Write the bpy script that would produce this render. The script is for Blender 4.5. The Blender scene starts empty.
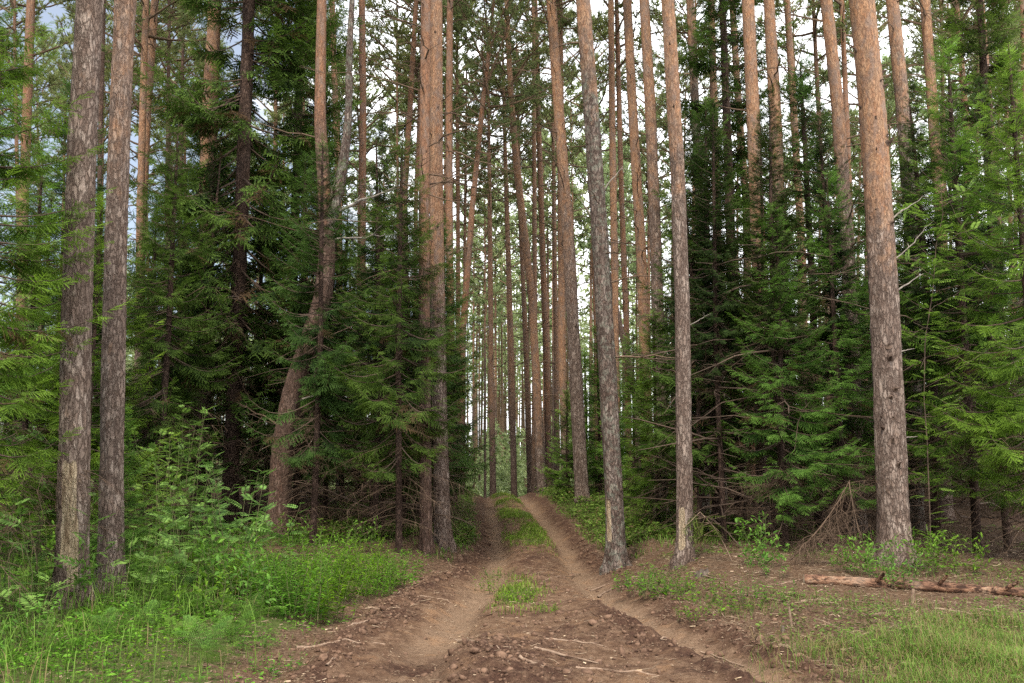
import bpy, math, random
import numpy as np
from mathutils import Vector
C = bpy.context.scene.collection
R0 = np.random.RandomState
PI = math.pi
# ------------------------------------------------------------------ camera geometry
F, CX, CY = 900.0, 512.0, 341.5
CAMZ, PITCH = 1.6, math.radians(6.9)
cp, sp_ = math.cos(PITCH), math.sin(PITCH)

def at(px, py, Y):
    b = (CY - py) / F
    t = Y / (cp - b * sp_)
    return np.array([(px - CX) / F * t, Y, CAMZ + t * (sp_ + b * cp)])

# ------------------------------------------------------------------ noise and terrain
def _h(ix, iy, s):
    v = np.sin(ix * 127.1 + iy * 311.7 + s * 74.7) * 43758.5453
    return v - np.floor(v)

def vnoise(x, y, s=0):
    x = np.asarray(x, float); y = np.asarray(y, float)
    ix = np.floor(x); iy = np.floor(y); fx = x - ix; fy = y - iy
    fx = fx * fx * (3 - 2 * fx); fy = fy * fy * (3 - 2 * fy)
    a = _h(ix, iy, s); b = _h(ix + 1, iy, s); c = _h(ix, iy + 1, s); d = _h(ix + 1, iy + 1, s)
    return (a + (b - a) * fx) * (1 - fy) + (c + (d - c) * fx) * fy

def fbm(x, y, s=0, o=4):
    v = 0; a = .5; f = 1.
    for i in range(o):
        v = v + a * (vnoise(x * f, y * f, s + i * 3) - .5) * 2
        a *= .5; f *= 2.07
    return v

def sstep(a, b, x):
    t = np.clip((x - a) / (b - a), 0, 1)
    return t * t * (3 - 2 * t)

_Y = [1, 6.2, 7.7, 9.2, 10.9, 13.7, 16.5, 19.5, 22.5, 25, 34, 60, 100]
_LR = [-.75, -.72, -.66, -.58, -.40, -.22, -.26, -.42, -.58, -.66, -1.3, -1.6, -4]
_RR = [3.6, 1.98, 1.60, 1.31, 1.08, 1.0, .98, .84, .58, .34, -.3, -.6, -3]
_LE = [-1.6, -1.5, -1.46, -1.3, -1.2, -.85, -.55, -.68, -.82, -.9, -1.1, -2, -4.4]
_RE = [4.6, 2.45, 2.1, 1.85, 1.6, 1.5, 1.32, 1.15, .92, .72, .6, -.2, -2.6]
_MY = [-60, 6, 10, 14, 18, 22, 25, 28, 32, 40, 60, 120, 500]
_MZ = [0, 0, -.05, -.19, -.10, .16, .32, .26, -.25, -1.2, -2.2, -2.4, -2.4]

def road_masks(x, y):
    wob = fbm(x * 1.3, y * 1.3, 11, 3) * .22
    le = np.interp(y, _Y, _LE); re = np.interp(y, _Y, _RE)
    out = np.maximum(le - x, x - re) + wob           # >0 outside the bare earth
    road = 1 - sstep(-.12, .22, out)
    lr = np.interp(y, _Y, _LR); rr = np.interp(y, _Y, _RR)
    wb = fbm(y * .9, y * .3 + 4, 17, 2) * .11
    dl = x - lr + wb; dr = x - rr - wb
    rw = np.interp(y, [5, 8, 10, 16, 25], [.40, .36, .30, .24, .27]) * (.8 + .45 * vnoise(y * 1.1, x * 0 + 3, 88)); rut = np.exp(-(dl / rw) ** 2) + np.exp(-(dr / rw) ** 2)
    mid = sstep(.12, .3, dl) * sstep(.12, .3, -dr)
    return road, rut, mid, out, dl, dr

MOUNDS = [((px - CX) / F * Y / cp, Y) for px, Y in ((71, 8.4), (111, 9.6), (278, 15.2), (426, 14.2), (443, 15), (583, 22.5), (616, 13.3), (685, 11.9), (895, 11.4))]
def terrain(x, y, fine=True):
    x = np.asarray(x, float); y = np.asarray(y, float)
    road, rut, mid, out, dl, dr = road_masks(x, y)
    z = np.interp(y, _MY, _MZ)
    side = sstep(-.1, 1.1, out)
    z = z + side * np.clip(-z, 0, .2) * (y < 20)
    for mx, my in MOUNDS: z = z + .07 * np.exp(-(((x - mx) ** 2 + (y - my) ** 2) / .13))
    z = z + side * .14 + sstep(2, 12, out) * .12
    z = z + side * fbm(x * .35, y * .35, 5, 3) * .14
    z = z - .11 * np.clip(rut, 0, 1) * np.interp(y, [0, 5, 8, 200], [.6, .6, 1, 1])
    z = z + .045 * mid
    z = z + .05 * np.exp(-((out + .02) / .16) ** 2) * (0.4 + vnoise(x * 4, y * 4, 8))
    # churned earth hump between the wheel tracks in front
    hump = 1.3 * np.exp(-((x + .3) / .42) ** 2 - ((y - 6.7) / .7) ** 2) + .8 * np.exp(-((x - .55) / .5) ** 2 - ((y - 6.3) / .35) ** 2) * .4 + .5 * np.exp(-((x - .95) / .3) ** 2 - ((y - 8.4) / .7) ** 2)
    bank = np.exp(-((x - (np.interp(y, _Y, _RR) - .36)) / .12) ** 2) * sstep(10.5, 8.5, y)
    z = z + .10 * np.exp(-((y - 15.2) / .8) ** 2) * (vnoise(x * 2.3, y * 1.1, 71) ** 2) * (1 - .7 * np.clip(rut, 0, 1)) * (np.abs(x - .3) < 2)
    z = z + .09 * hump + .06 * bank
    if fine:
        near = sstep(30, 14, y) + .15
        churn = np.clip(hump * 1.3 + bank + .25 * road + np.exp(-((out + .05) / .25) ** 2) * .7, 0, 1.2)
        z = z + fbm(x * 2.2, y * 2.2, 21, 3) * .03 + fbm(x * 4.5, y * 4.5, 25, 2) * .022 * churn * near
        z = z + (fbm(x * 9, y * 9, 31, 3) * .030 * (.3 + churn)) * near
        z = z + np.abs(fbm(x * 22, y * 22, 41, 2)) * .034 * churn * near * (1 - .75 * np.clip(rut, 0, 1))
    return z

def gz(x, y):
    return float(terrain(np.array([x]), np.array([y]))[0])

def ground_at(px, py):
    lo, hi = 3.0, 200.0
    f = lambda Y: at(px, py, Y)[2] - gz(at(px, py, Y)[0], Y)
    Y = 3.0
    while Y < 200 and f(Y) > 0: Y *= 1.02
    p = at(px, py, Y); return p[0], Y, gz(p[0], Y)

# ------------------------------------------------------------------ mesh building
class G:
    def __init__(s): s.v = []; s.f = []; s.a = []; s.b = []; s.n = 0
    def add(s, v, f, mat=0, tip=0.0, aux=0.0):
        v = np.asarray(v, float).reshape(-1, 3); f = np.asarray(f, int)
        s.v.append(v); s.f.append((f + s.n, mat)); n = len(v)
        s.a.append(np.broadcast_to(np.asarray(tip, float), (n,)).copy())
        s.b.append(np.broadcast_to(np.asarray(aux, float), (n,)).copy())
        s.n += n
    def mesh(s, name, mats, smooth=False):
        me = bpy.data.meshes.new(name)
        v = np.concatenate(s.v)
        lv = np.concatenate([f.ravel() for f, m in s.f])
        lt = np.concatenate([np.full(len(f), f.shape[1]) for f, m in s.f])
        mi = np.concatenate([np.full(len(f), m) for f, m in s.f])
        ls = np.concatenate([[0], np.cumsum(lt)[:-1]])
        me.vertices.add(len(v)); me.vertices.foreach_set('co', v.astype(np.float32).ravel())
        me.loops.add(len(lv)); me.loops.foreach_set('vertex_index', lv.astype(np.int32))
        me.polygons.add(len(lt)); me.polygons.foreach_set('loop_start', ls.astype(np.int32))
        me.polygons.foreach_set('material_index', mi.astype(np.int32))
        if smooth: me.polygons.foreach_set('use_smooth', np.ones(len(lt), bool))
        for m in mats: me.materials.append(m)
        for nm, arr in (('tip', s.a), ('aux', s.b)):
            at_ = me.attributes.new(nm, 'FLOAT', 'POINT')
            at_.data.foreach_set('value', np.concatenate(arr).astype(np.float32))
        me.update(calc_edges=True)
        return me

def link(name, me, parent=None, loc=None):
    o = bpy.data.objects.new(name, me); C.objects.link(o)
    if parent: o.parent = parent
    if loc is not None: o.location = loc
    return o

def tag(o, label=None, cat=None, group=None, kind=None):
    if label: o['label'] = label
    if cat: o['category'] = cat
    if group: o['group'] = group
    if kind: o['kind'] = kind
    return o

def thing(name, label, cat, loc, group=None, rz=0, sc=1):
    o = bpy.data.objects.new(name, None); C.objects.link(o)
    o.empty_display_size = .2
    o.location = loc; o.rotation_euler = (0, 0, rz); o.scale = (sc, sc, sc)
    return tag(o, label, cat, group)

def norm(a): return a / np.maximum(np.linalg.norm(a, axis=-1, keepdims=True), 1e-9)

def tubes(g, P, Rr, ns=3, mat=0, tip=0., aux=0.):
    P = np.asarray(P, float); Rr = np.asarray(Rr, float)
    m, k, _ = P.shape
    T = norm(np.gradient(P, axis=1))
    ref = np.where(np.abs(T[..., 2:3]) > .8, np.array([1., 0, 0]), np.array([0, 0, 1.]))
    ref = ref[:, :1].repeat(k, 1)
    A = norm(np.cross(T, ref)); B = np.cross(T, A)
    ph = np.arange(ns) / ns * 2 * PI
    V = P[:, :, None] + Rr[:, :, None, None] * (A[:, :, None] * np.cos(ph)[:, None] + B[:, :, None] * np.sin(ph)[:, None])
    i = np.arange(m)[:, None, None] * k * ns; j = np.arange(k - 1)[None, :, None] * ns; q = np.arange(ns)[None, None]
    q2 = (q + 1) % ns
    Fc = np.stack([i + j + q, i + j + q2, i + j + ns + q2, i + j + ns + q], -1).reshape(-1, 4)
    if np.ndim(tip) == 2: tip = np.repeat(tip, ns, axis=1).ravel()
    g.add(V.reshape(-1, 3), Fc, mat, tip, aux)

def inst(g, tv, tf, ttip, pos, X, Z, S, mat, tip=0., aux=0.):
    """copies of a small template: X forward axis, Z normal axis, S scale"""
    X = norm(X); Yv = norm(np.cross(Z, X)); Zv = np.cross(X, Yv)
    M = np.stack([X, Yv, Zv], 1) * S[:, None, None]
    V = np.einsum('nk,mkj->mnj', tv, M) + pos[:, None]
    m, n = len(pos), len(tv)
    Fc = (tf[None] + (np.arange(m) * n)[:, None, None]).reshape(-1, tf.shape[1])
    tt = np.broadcast_to(ttip[None], (m, n)) * .5 + np.broadcast_to(np.asarray(tip, float).reshape(-1, 1), (m, n)) * .5
    aa = np.broadcast_to(np.asarray(aux, float).reshape(-1, 1), (m, n))
    g.add(V.reshape(-1, 3), Fc, mat, tt.ravel(), aa.ravel())

# ------------------------------------------------------------------ materials
def newmat(name):
    m = bpy.data.materials.new(name); m.use_nodes = True
    nt = m.node_tree; nt.nodes.clear()
    return m, nt
class N:
    def __init__(s, nt): s.nt = nt
    def __call__(s, t, **kw):
        n = s.nt.nodes.new(t)
        ins = kw.pop('ins', {})
        for k, v in kw.items(): setattr(n, k, v)
        for k, v in ins.items():
            if isinstance(v, bpy.types.NodeSocket): s.nt.links.new(v, n.inputs[k])
            else: n.inputs[k].default_value = v
        return n
    def attr(s, name, typ='GEOMETRY'): return s('ShaderNodeAttribute', attribute_name=name, attribute_type=typ).outputs['Fac']
    def noise(s, vec, scale, detail=3, rough=.55): return s('ShaderNodeTexNoise', ins={'Vector': vec, 'Scale': scale, 'Detail': detail, 'Roughness': rough}).outputs['Fac']
    def math(s, op, a, b=0., c=0., clamp=False):
        n = s('ShaderNodeMath', operation=op, use_clamp=clamp, ins={0: a, 1: b, 2: c}); return n.outputs[0]
    def ramp(s, f, stops):
        n = s('ShaderNodeValToRGB', ins={'Fac': f}); e = n.color_ramp.elements
        while len(e) < len(stops): e.new(.5)
        for q, (p, c) in zip(e, stops):
            q.position = p; q.color = (*c, 1) if len(c) == 3 else c
        return n.outputs[0]
    def mix(s, f, a, b, mode='MIX'):
        n = s('ShaderNodeMix', data_type='RGBA', blend_type=mode)
        for i, v in ((0, f), (6, a), (7, b)):
            if isinstance(v, bpy.types.NodeSocket): s.nt.links.new(v, n.inputs[i])
            else: n.inputs[i].default_value = v if not isinstance(v, tuple) or len(v) == 4 else (*v, 1)
        return n.outputs[2]
    def vmap(s, vec, scale=(1, 1, 1), loc=None):
        n = s('ShaderNodeMapping', ins={'Vector': vec, 'Scale': scale})
        if loc is not None: s.nt.links.new(loc, n.inputs['Location'])
        return n.outputs[0]
    def bump(s, h, st, dist): return s('ShaderNodeBump', ins={'Height': h, 'Strength': st, 'Distance': dist}).outputs[0]
    def out(s, sh): s('ShaderNodeOutputMaterial', ins={'Surface': sh})
    def pbsdf(s, col, rough=.9, normal=None, spec=.2):
        ins = {'Base Color': col if isinstance(col, bpy.types.NodeSocket) else (*col, 1), 'Roughness': rough, 'Specular IOR Level': spec}
        if normal is not None: ins['Normal'] = normal
        return s('ShaderNodeBsdfPrincipled', ins=ins).outputs[0]

def leaf_mat(name, dark, light, dead=None, trans=.35, rough=.6, varsc=1.2, spec=.12):
    m, nt = newmat(name); n = N(nt)
    geo = n('ShaderNodeNewGeometry'); oi = n('ShaderNodeObjectInfo')
    pos = geo.outputs['Position']
    big = n.noise(pos, varsc, 2)
    f = n.math('ADD', n.attr('tip'), n.math('MULTIPLY', n.math('SUBTRACT', big, .5), 1.1), clamp=True)
    isl = geo.outputs['Random Per Island']
    f = n.math('ADD', f, n.math('MULTIPLY', n.math('SUBTRACT', isl, .5), .45), clamp=True)
    col = n.mix(f, dark, light)
    hs = n('ShaderNodeHueSaturation', ins={'Color': col, 'Hue': n.math('MULTIPLY_ADD', oi.outputs['Random'], .03, .487),
            'Value': n.math('MULTIPLY_ADD', isl, .5, .78), 'Saturation': n.math('MULTIPLY_ADD', oi.outputs['Random'], -.1, 1.12)})
    col = hs.outputs[0]
    if dead: col = n.mix(n.attr('aux'), col, dead)
    d = n.pbsdf(col, rough, spec=spec)
    tr = n('ShaderNodeBsdfTranslucent', ins={'Color': n.mix(.35, col, n.mix(.5, col, (.55, .7, .05), 'OVERLAY'))}).outputs[0]
    n.out(n('ShaderNodeMixShader', ins={0: trans, 1: d, 2: tr}).outputs[0])
    return m

def bark_mat(name, grey=(.20, .145, .115), deep=(.085, .055, .042), pale=(.36, .285, .235), ora=(.34, .16, .078), ora2=(.45, .27, .155), lichen=.0, plate=26., spruce=False):
    m, nt = newmat(name); n = N(nt)
    tc = n('ShaderNodeTexCoord').outputs['Object']; oi = n('ShaderNodeObjectInfo')
    off = n('ShaderNodeCombineXYZ', ins={0: n.math('MULTIPLY', oi.outputs['Random'], 37.), 2: n.math('MULTIPLY', oi.outputs['Random'], 91.)}).outputs[0]
    sv = n.vmap(tc, (1, 1, .30), off)
    warp = n('ShaderNodeTexNoise', ins={'Vector': sv, 'Scale': 16., 'Detail': 4., 'Roughness': .65}).outputs['Color']
    wv = n('ShaderNodeVectorMath', operation='MULTIPLY_ADD', ins={0: warp, 1: (.11, .11, .11), 2: sv}).outputs[0]
    vo = n('ShaderNodeTexVoronoi', feature='DISTANCE_TO_EDGE', ins={'Vector': wv, 'Scale': plate * .95}).outputs['Distance']
    vc = n('ShaderNodeTexVoronoi', feature='F1', ins={'Vector': wv, 'Scale': plate * .95}).outputs['Color']
    fine = n.noise(sv, 60., 5, .7); med = n.noise(sv, 22., 5, .65); big = n.noise(tc, 1.3, 3)
    crack0 = n.ramp(vo, [(0., (.15, .15, .15)), (.07, (.6, .6, .6)), (.18, (1, 1, 1))])
    crack = n.math('MULTIPLY', crack0, n.ramp(med, [(.33, (.5, .5, .5)), (.48, (1, 1, 1))]))
    cellv = n('ShaderNodeSeparateColor', ins={0: vc}).outputs[0]
    low = n.mix(n.ramp(n.math('ADD', n.math('MULTIPLY', fine, .5), n.math('MULTIPLY', cellv, .5)), [(.3, (0, 0, 0)), (.66, (1, 1, 1))]), grey, pale)
    low = n.mix(n.ramp(n.noise(tc, 6., 4, .7), [(.45, (0, 0, 0)), (.7, (.6, .6, .6))]), low, n.mix(.6, grey, (.21, .12, .085)))
    low = n.mix(n.ramp(n.noise(n.vmap(tc, (1, 1, .35), off), 8., 5, .75), [(.42, (.75, .75, .75)), (.56, (0, 0, 0))]), low, n.mix(.5, deep, grey))
    low = n.mix(crack, deep, low)
    if lichen:
        low = n.mix(n.math('MULTIPLY', n.ramp(n.noise(tc, 9., 6, .75), [(.5, (0, 0, 0)), (.6, (1, 1, 1))]), lichen), low, (.25, .27, .21))
    hi = n.mix(n.ramp(n.noise(n.vmap(tc, (1, 1, .45), off), 16., 5, .7), [(.38, (0, 0, 0)), (.62, (1, 1, 1))]), ora, ora2)
    hi = n.mix(n.ramp(n.noise(sv, 38., 5, .75), [(.36, (.85, .85, .85)), (.47, (0, 0, 0))]), hi, (.15, .075, .045))
    hi = n.mix(n.math('MULTIPLY', cellv, .3), hi, (.30, .22, .17)); hi = n.mix(n.math('MULTIPLY_ADD', crack0, -.65, .65), hi, (.10, .055, .035))
    hi = n.mix(n.ramp(n.noise(n.vmap(tc, (1, 1, .5), off), 7., 4, .7), [(.48, (0, 0, 0)), (.62, (.85, .85, .85))]), hi, (.22, .155, .12))
    hi = n.mix(n.math('MULTIPLY', n.ramp(n.noise(sv, 60., 4, .8), [(.36, (1, 1, 1)), (.5, (0, 0, 0))]), .7), hi, (.13, .07, .045))
    fo = n.math('ADD', n.attr('tip'), n.math('MULTIPLY', n.math('SUBTRACT', n.noise(tc, 3.2, 6, .75), .5), 1.9), clamp=True)
    fo = n.math('ADD', fo, n.math('MULTIPLY', n.math('SUBTRACT', n.noise(sv, 12., 4, .7), .5), 1.0), clamp=True)
    fo = n.ramp(fo, [(.2, (0, 0, 0)), (.85, (1, 1, 1))])
    col = n.mix(fo, low, hi)
    col = n.mix(n.ramp(big, [(.45, (0, 0, 0)), (.75, (.55, .55, .55))]), col, n.mix(.55, col, (.12, .09, .075)))
    # bare scar
    sc = n.math('ADD', n.attr('aux'), n.math('MULTIPLY', n.math('SUBTRACT', n.noise(n.vmap(tc, (1, 1, .4)), 14., 4, .6), .5), .8))
    sc = n.ramp(sc, [(.48, (0, 0, 0)), (.56, (1, 1, 1))])
    wood = n.ramp(n.noise(n.vmap(tc, (1, 1, .08)), 45., 4, .6), [(.3, (.17, .11, .065)), (.5, (.38, .29, .19)), (.72, (.52, .42, .30))])
    col = n.mix(sc, col, wood)
    hgt = n.math('ADD', n.math('MULTIPLY', crack, n.math('MULTIPLY_ADD', fo, -.6, 1.)), n.math('MULTIPLY', fine, .9))
    hgt = n.math('ADD', hgt, n.math('MULTIPLY', med, .8))
    nrm = n.bump(hgt, 1., .016)
    n.out(n.pbsdf(col, .92, nrm, .12))
    return m

M = {}
M['pine_bark'] = bark_mat('pine_bark')
M['lichen_bark'] = bark_mat('lichen_pine_bark', grey=(.14, .10, .08), deep=(.05, .033, .026), pale=(.28, .225, .19), lichen=.5)
M['red_bark'] = bark_mat('red_brown_bark', grey=(.115, .066, .048), pale=(.21, .14, .11), ora=(.26, .115, .058), ora2=(.36, .185, .10))
M['spruce_bark'] = bark_mat('spruce_bark', grey=(.085, .052, .038), pale=(.16, .105, .08), deep=(.02, .012, .01), plate=40.)
M['far_bark'] = bark_mat('distant_pine_bark', grey=(.12, .082, .064), pale=(.23, .17, .135), ora=(.27, .135, .072), ora2=(.36, .21, .125))
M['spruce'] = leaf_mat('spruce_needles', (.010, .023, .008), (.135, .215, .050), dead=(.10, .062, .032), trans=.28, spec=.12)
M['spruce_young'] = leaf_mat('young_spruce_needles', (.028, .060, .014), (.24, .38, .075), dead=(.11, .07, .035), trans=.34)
M['spruce_shade_tone'] = leaf_mat('painted_shade_spruce_needles', (.012, .022, .008), (.060, .095, .026), dead=(.09, .055, .03), trans=.22)  # darker copy of the spruce needles, inner-wood shade put into the colour
M['pine'] = leaf_mat('pine_needles', (.12, .14, .065), (.29, .32, .14), trans=.55)
M['hazed_pine'] = leaf_mat('haze_paled_pine_needles', (.26, .31, .17), (.48, .55, .32), trans=.5)  # distance haze put into the colour: paler needles for far pines and woods
M['leaf'] = leaf_mat('broad_leaves', (.055, .12, .022), (.19, .33, .06), trans=.4, rough=.5, varsc=3)
M['rowan'] = leaf_mat('rowan_leaves', (.065, .12, .030), (.22, .34, .09), trans=.38, rough=.45, varsc=3)
M['herb'] = leaf_mat('herb_leaves', (.045, .105, .016), (.175, .32, .045), trans=.42, rough=.5, varsc=3)
M['fern'] = leaf_mat('fern_leaves', (.05, .10, .018), (.18, .29, .06), trans=.42, rough=.6, varsc=3)
M['grass'] = leaf_mat('grass_blades', (.06, .105, .02), (.21, .32, .062), dead=(.28, .21, .10), trans=.38, rough=.5, varsc=2)
M['moss'] = leaf_mat('moss_and_bilberry', (.06, .095, .018), (.18, .25, .05), dead=(.20, .15, .07), trans=.3, varsc=2)

def simple(name, c1, c2, scale=20., bumpd=.004, stretch=(1, 1, 1)):
    m, nt = newmat(name); n = N(nt)
    tc = n('ShaderNodeTexCoord').outputs['Object']
    isl = n('ShaderNodeNewGeometry').outputs['Random Per Island']
    f = n.noise(n.vmap(tc, stretch), scale, 4, .6)
    f2 = n.math('ADD', n.ramp(f, [(.3, (0, 0, 0)), (.7, (1, 1, 1))]), n.math('MULTIPLY', n.math('SUBTRACT', isl, .5), .8), clamp=True)
    n.out(n.pbsdf(n.mix(f2, c1, c2), .9, n.bump(f, .8, bumpd), .15))
    return m
M['twig'] = simple('twig_wood', (.06, .038, .027), (.14, .10, .075), 30)
M['dead_twig'] = simple('dead_brown_twigs', (.06, .038, .025), (.17, .115, .078), 30)
M['grey_twig'] = simple('grey_dead_wood', (.13, .11, .095), (.30, .26, .22), 30, .004, (1, 1, .3))
M['knot'] = simple('dark_branch_knot', (.035, .022, .016), (.11, .075, .055), 40)
M['limb'] = simple('pine_limb', (.10, .068, .045), (.23, .15, .095), 12)
M['stem'] = simple('green_brown_stem', (.07, .09, .03), (.16, .15, .07), 30)
M['litter'] = simple('forest_litter', (.06, .034, .022), (.42, .31, .21), 3)
M['clod'] = simple('soil_clod', (.06, .033, .022), (.19, .115, .075), 40, .006)
M['stick'] = simple('fallen_stick_wood', (.12, .075, .05), (.34, .24, .17), 25, .004)
def log_mat():
    m, nt = newmat('peeling_log_bark'); n = N(nt); tc = n('ShaderNodeTexCoord').outputs['Object']
    v = n.vmap(tc, (.35, 1, 1)); a = n.noise(v, 9., 6, .75); b = n.noise(v, 26., 5, .7); c = n.noise(tc, 2.5, 3)
    col = n.ramp(a, [(.3, (.05, .028, .02)), (.44, (.15, .08, .052)), (.56, (.30, .165, .10)), (.7, (.40, .29, .20))])
    col = n.mix(n.ramp(b, [(.42, (1, 1, 1)), (.52, (0, 0, 0))]), col, (.05, .028, .02))
    col = n.mix(n.ramp(c, [(.56, (0, 0, 0)), (.7, (.35, .35, .35))]), col, (.36, .27, .20))
    n.out(n.pbsdf(col, .9, n.bump(n.math('ADD', a, b), 1., .03), .1)); return m
M['log'] = log_mat()
M['sawn'] = simple('bare_wood', (.38, .27, .16), (.62, .48, .33), 30, .002)
M['root'] = simple('worn_pale_root', (.13, .08, .055), (.31, .22, .155), 18, .006, (1, 1, 1))
M['stump'] = simple('weathered_stump_wood', (.05, .036, .028), (.17, .135, .105), 14, .01, (1, 1, .2))

def ground_mat():
    m, nt = newmat('forest_ground'); n = N(nt)
    pos = n('ShaderNodeNewGeometry').outputs['Position']
    road = n.attr('tip'); green = n.attr('aux'); rut = n.attr('rut')
    n1 = n.noise(pos, 1.7, 4, .6); n2 = n.noise(pos, 8., 5, .65); n3 = n.noise(pos, 38., 5, .7); n4 = n.noise(pos, 150., 3, .7)
    lit = n.ramp(n3, [(.25, (.022, .013, .008)), (.42, (.075, .046, .028)), (.56, (.16, .105, .066)), (.75, (.30, .22, .145))])
    lit = n.mix(n.ramp(n2, [(.4, (0, 0, 0)), (.62, (1, 1, 1))]), lit, n.mix(.5, lit, (.12, .062, .035)))
    moss = n.ramp(n3, [(.25, (.03, .04, .012)), (.5, (.075, .095, .025)), (.75, (.16, .17, .06))])
    gf = n.math('ADD', green, n.math('MULTIPLY', n.math('SUBTRACT', n2, .5), 1.4), clamp=True)
    gf = n.ramp(gf, [(.42, (0, 0, 0)), (.62, (1, 1, 1))])
    lit = n.mix(n.attr('deep'), lit, n.mix(.5, lit, (.022, .013, .009)))  # shade under the trees painted into the litter colour
    side = n.mix(gf, lit, moss)
    soil = n.ramp(n.math('ADD', n.math('MULTIPLY', n2, .6), n.math('MULTIPLY', n3, .4)), [(.3, (.07, .037, .022)), (.46, (.135, .079, .047)), (.56, (.20, .125, .078)), (.72, (.30, .205, .135))])
    dry = n.ramp(n3, [(.2, (.15, .094, .058)), (.5, (.23, .15, .095)), (.8, (.35, .245, .165))])
    rf = n.math('ADD', rut, n.math('MULTIPLY', n.math('SUBTRACT', n1, .5), .9), clamp=True)
    soil = n.mix(n.ramp(rf, [(.3, (0, 0, 0)), (.85, (.9, .9, .9))]), soil, dry)
    soil = n.mix(n.math('MULTIPLY', n.ramp(n.noise(pos, 3.1, 4, .65), [(.52, (0, 0, 0)), (.66, (1, 1, 1))]), .55), soil, (.30, .17, .09))
    soil = n.mix(n.ramp(n4, [(.62, (0, 0, 0)), (.72, (1, 1, 1))]), soil, n.mix(.5, soil, (.34, .26, .19)))
    soil = n.mix(n.ramp(n.noise(pos, 60., 4, .75), [(.34, (1, 1, 1)), (.42, (0, 0, 0))]), soil, (.05, .026, .017))
    dk = n.attr('churn')
    dk = n.math('ADD', n.math('MULTIPLY', dk, 1.15), n.math('MULTIPLY', n.ramp(n1, [(.50, (0, 0, 0)), (.62, (.7, .7, .7))]), n.math('SUBTRACT', 1., rut)), clamp=True)
    soil = n.mix(n.math('MULTIPLY', dk, n.ramp(n2, [(.42, (1, 1, 1)), (.66, (.45, .45, .45))])), soil, n.ramp(n3, [(.3, (.028, .015, .011)), (.7, (.105, .055, .036))]))
    rd = n.math('ADD', road, n.math('MULTIPLY', n.math('SUBTRACT', n2, .5), 1.0), clamp=True)
    rd = n.ramp(rd, [(.4, (0, 0, 0)), (.6, (1, 1, 1))])
    col = n.mix(rd, side, soil)
    h = n.math('ADD', n.math('MULTIPLY', n2, 1.2), n.math('ADD', n.math('MULTIPLY', n3, .7), n.math('MULTIPLY', n4, .3)))
    n.out(n.pbsdf(col, .95, n.bump(h, 1., .03), .1))
    return m
M['ground'] = ground_mat()

# ------------------------------------------------------------------ ground sheet
def green_density(x, y):
    """where low green plants grow on the ground (0..1)"""
    road, rut, mid, out, dl, dr = road_masks(x, y)
    g = .25 * sstep(.1, .6, out)
    left = sstep(.1, .7, out) * (x < 0)
    g = np.maximum(g, left * sstep(15, 9, y) * .68)
    right = (x > 0) * sstep(.1, .5, out)
    g = np.maximum(g, right * sstep(9.5, 7., y) * sstep(2.2, 3.2, x) * .6 * sstep(.3, .7, vnoise(x * 1.2, y * 1.2, 77) + .35))
    g = np.maximum(g, right * sstep(14, 17, y) * sstep(34, 28, y) * sstep(3.5, .8, out) * .7)
    g = np.maximum(g, (x < 0) * sstep(.0, .3, out) * sstep(14, 17, y) * sstep(3, .5, out) * .8)
    g = np.maximum(g, sstep(25, 31, y) * .75)
    ms = mid * (sstep(14.6, 18.5, y + 2.4 * (vnoise(x * 2.2, y * .7, 96) - .5)) * (.05 + .9 * sstep(.35, .65, vnoise(x * 2.5, y * .8, 93))) * sstep(34, 26, y) + np.exp(-((y - 10.8) / 1.2) ** 2 - ((x - .02 - .25 * (vnoise(x * 3, y * 3, 97) - .5)) / .24) ** 2) * 1.1)
    return np.clip(np.maximum(g, ms), 0, 1), ms

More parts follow.
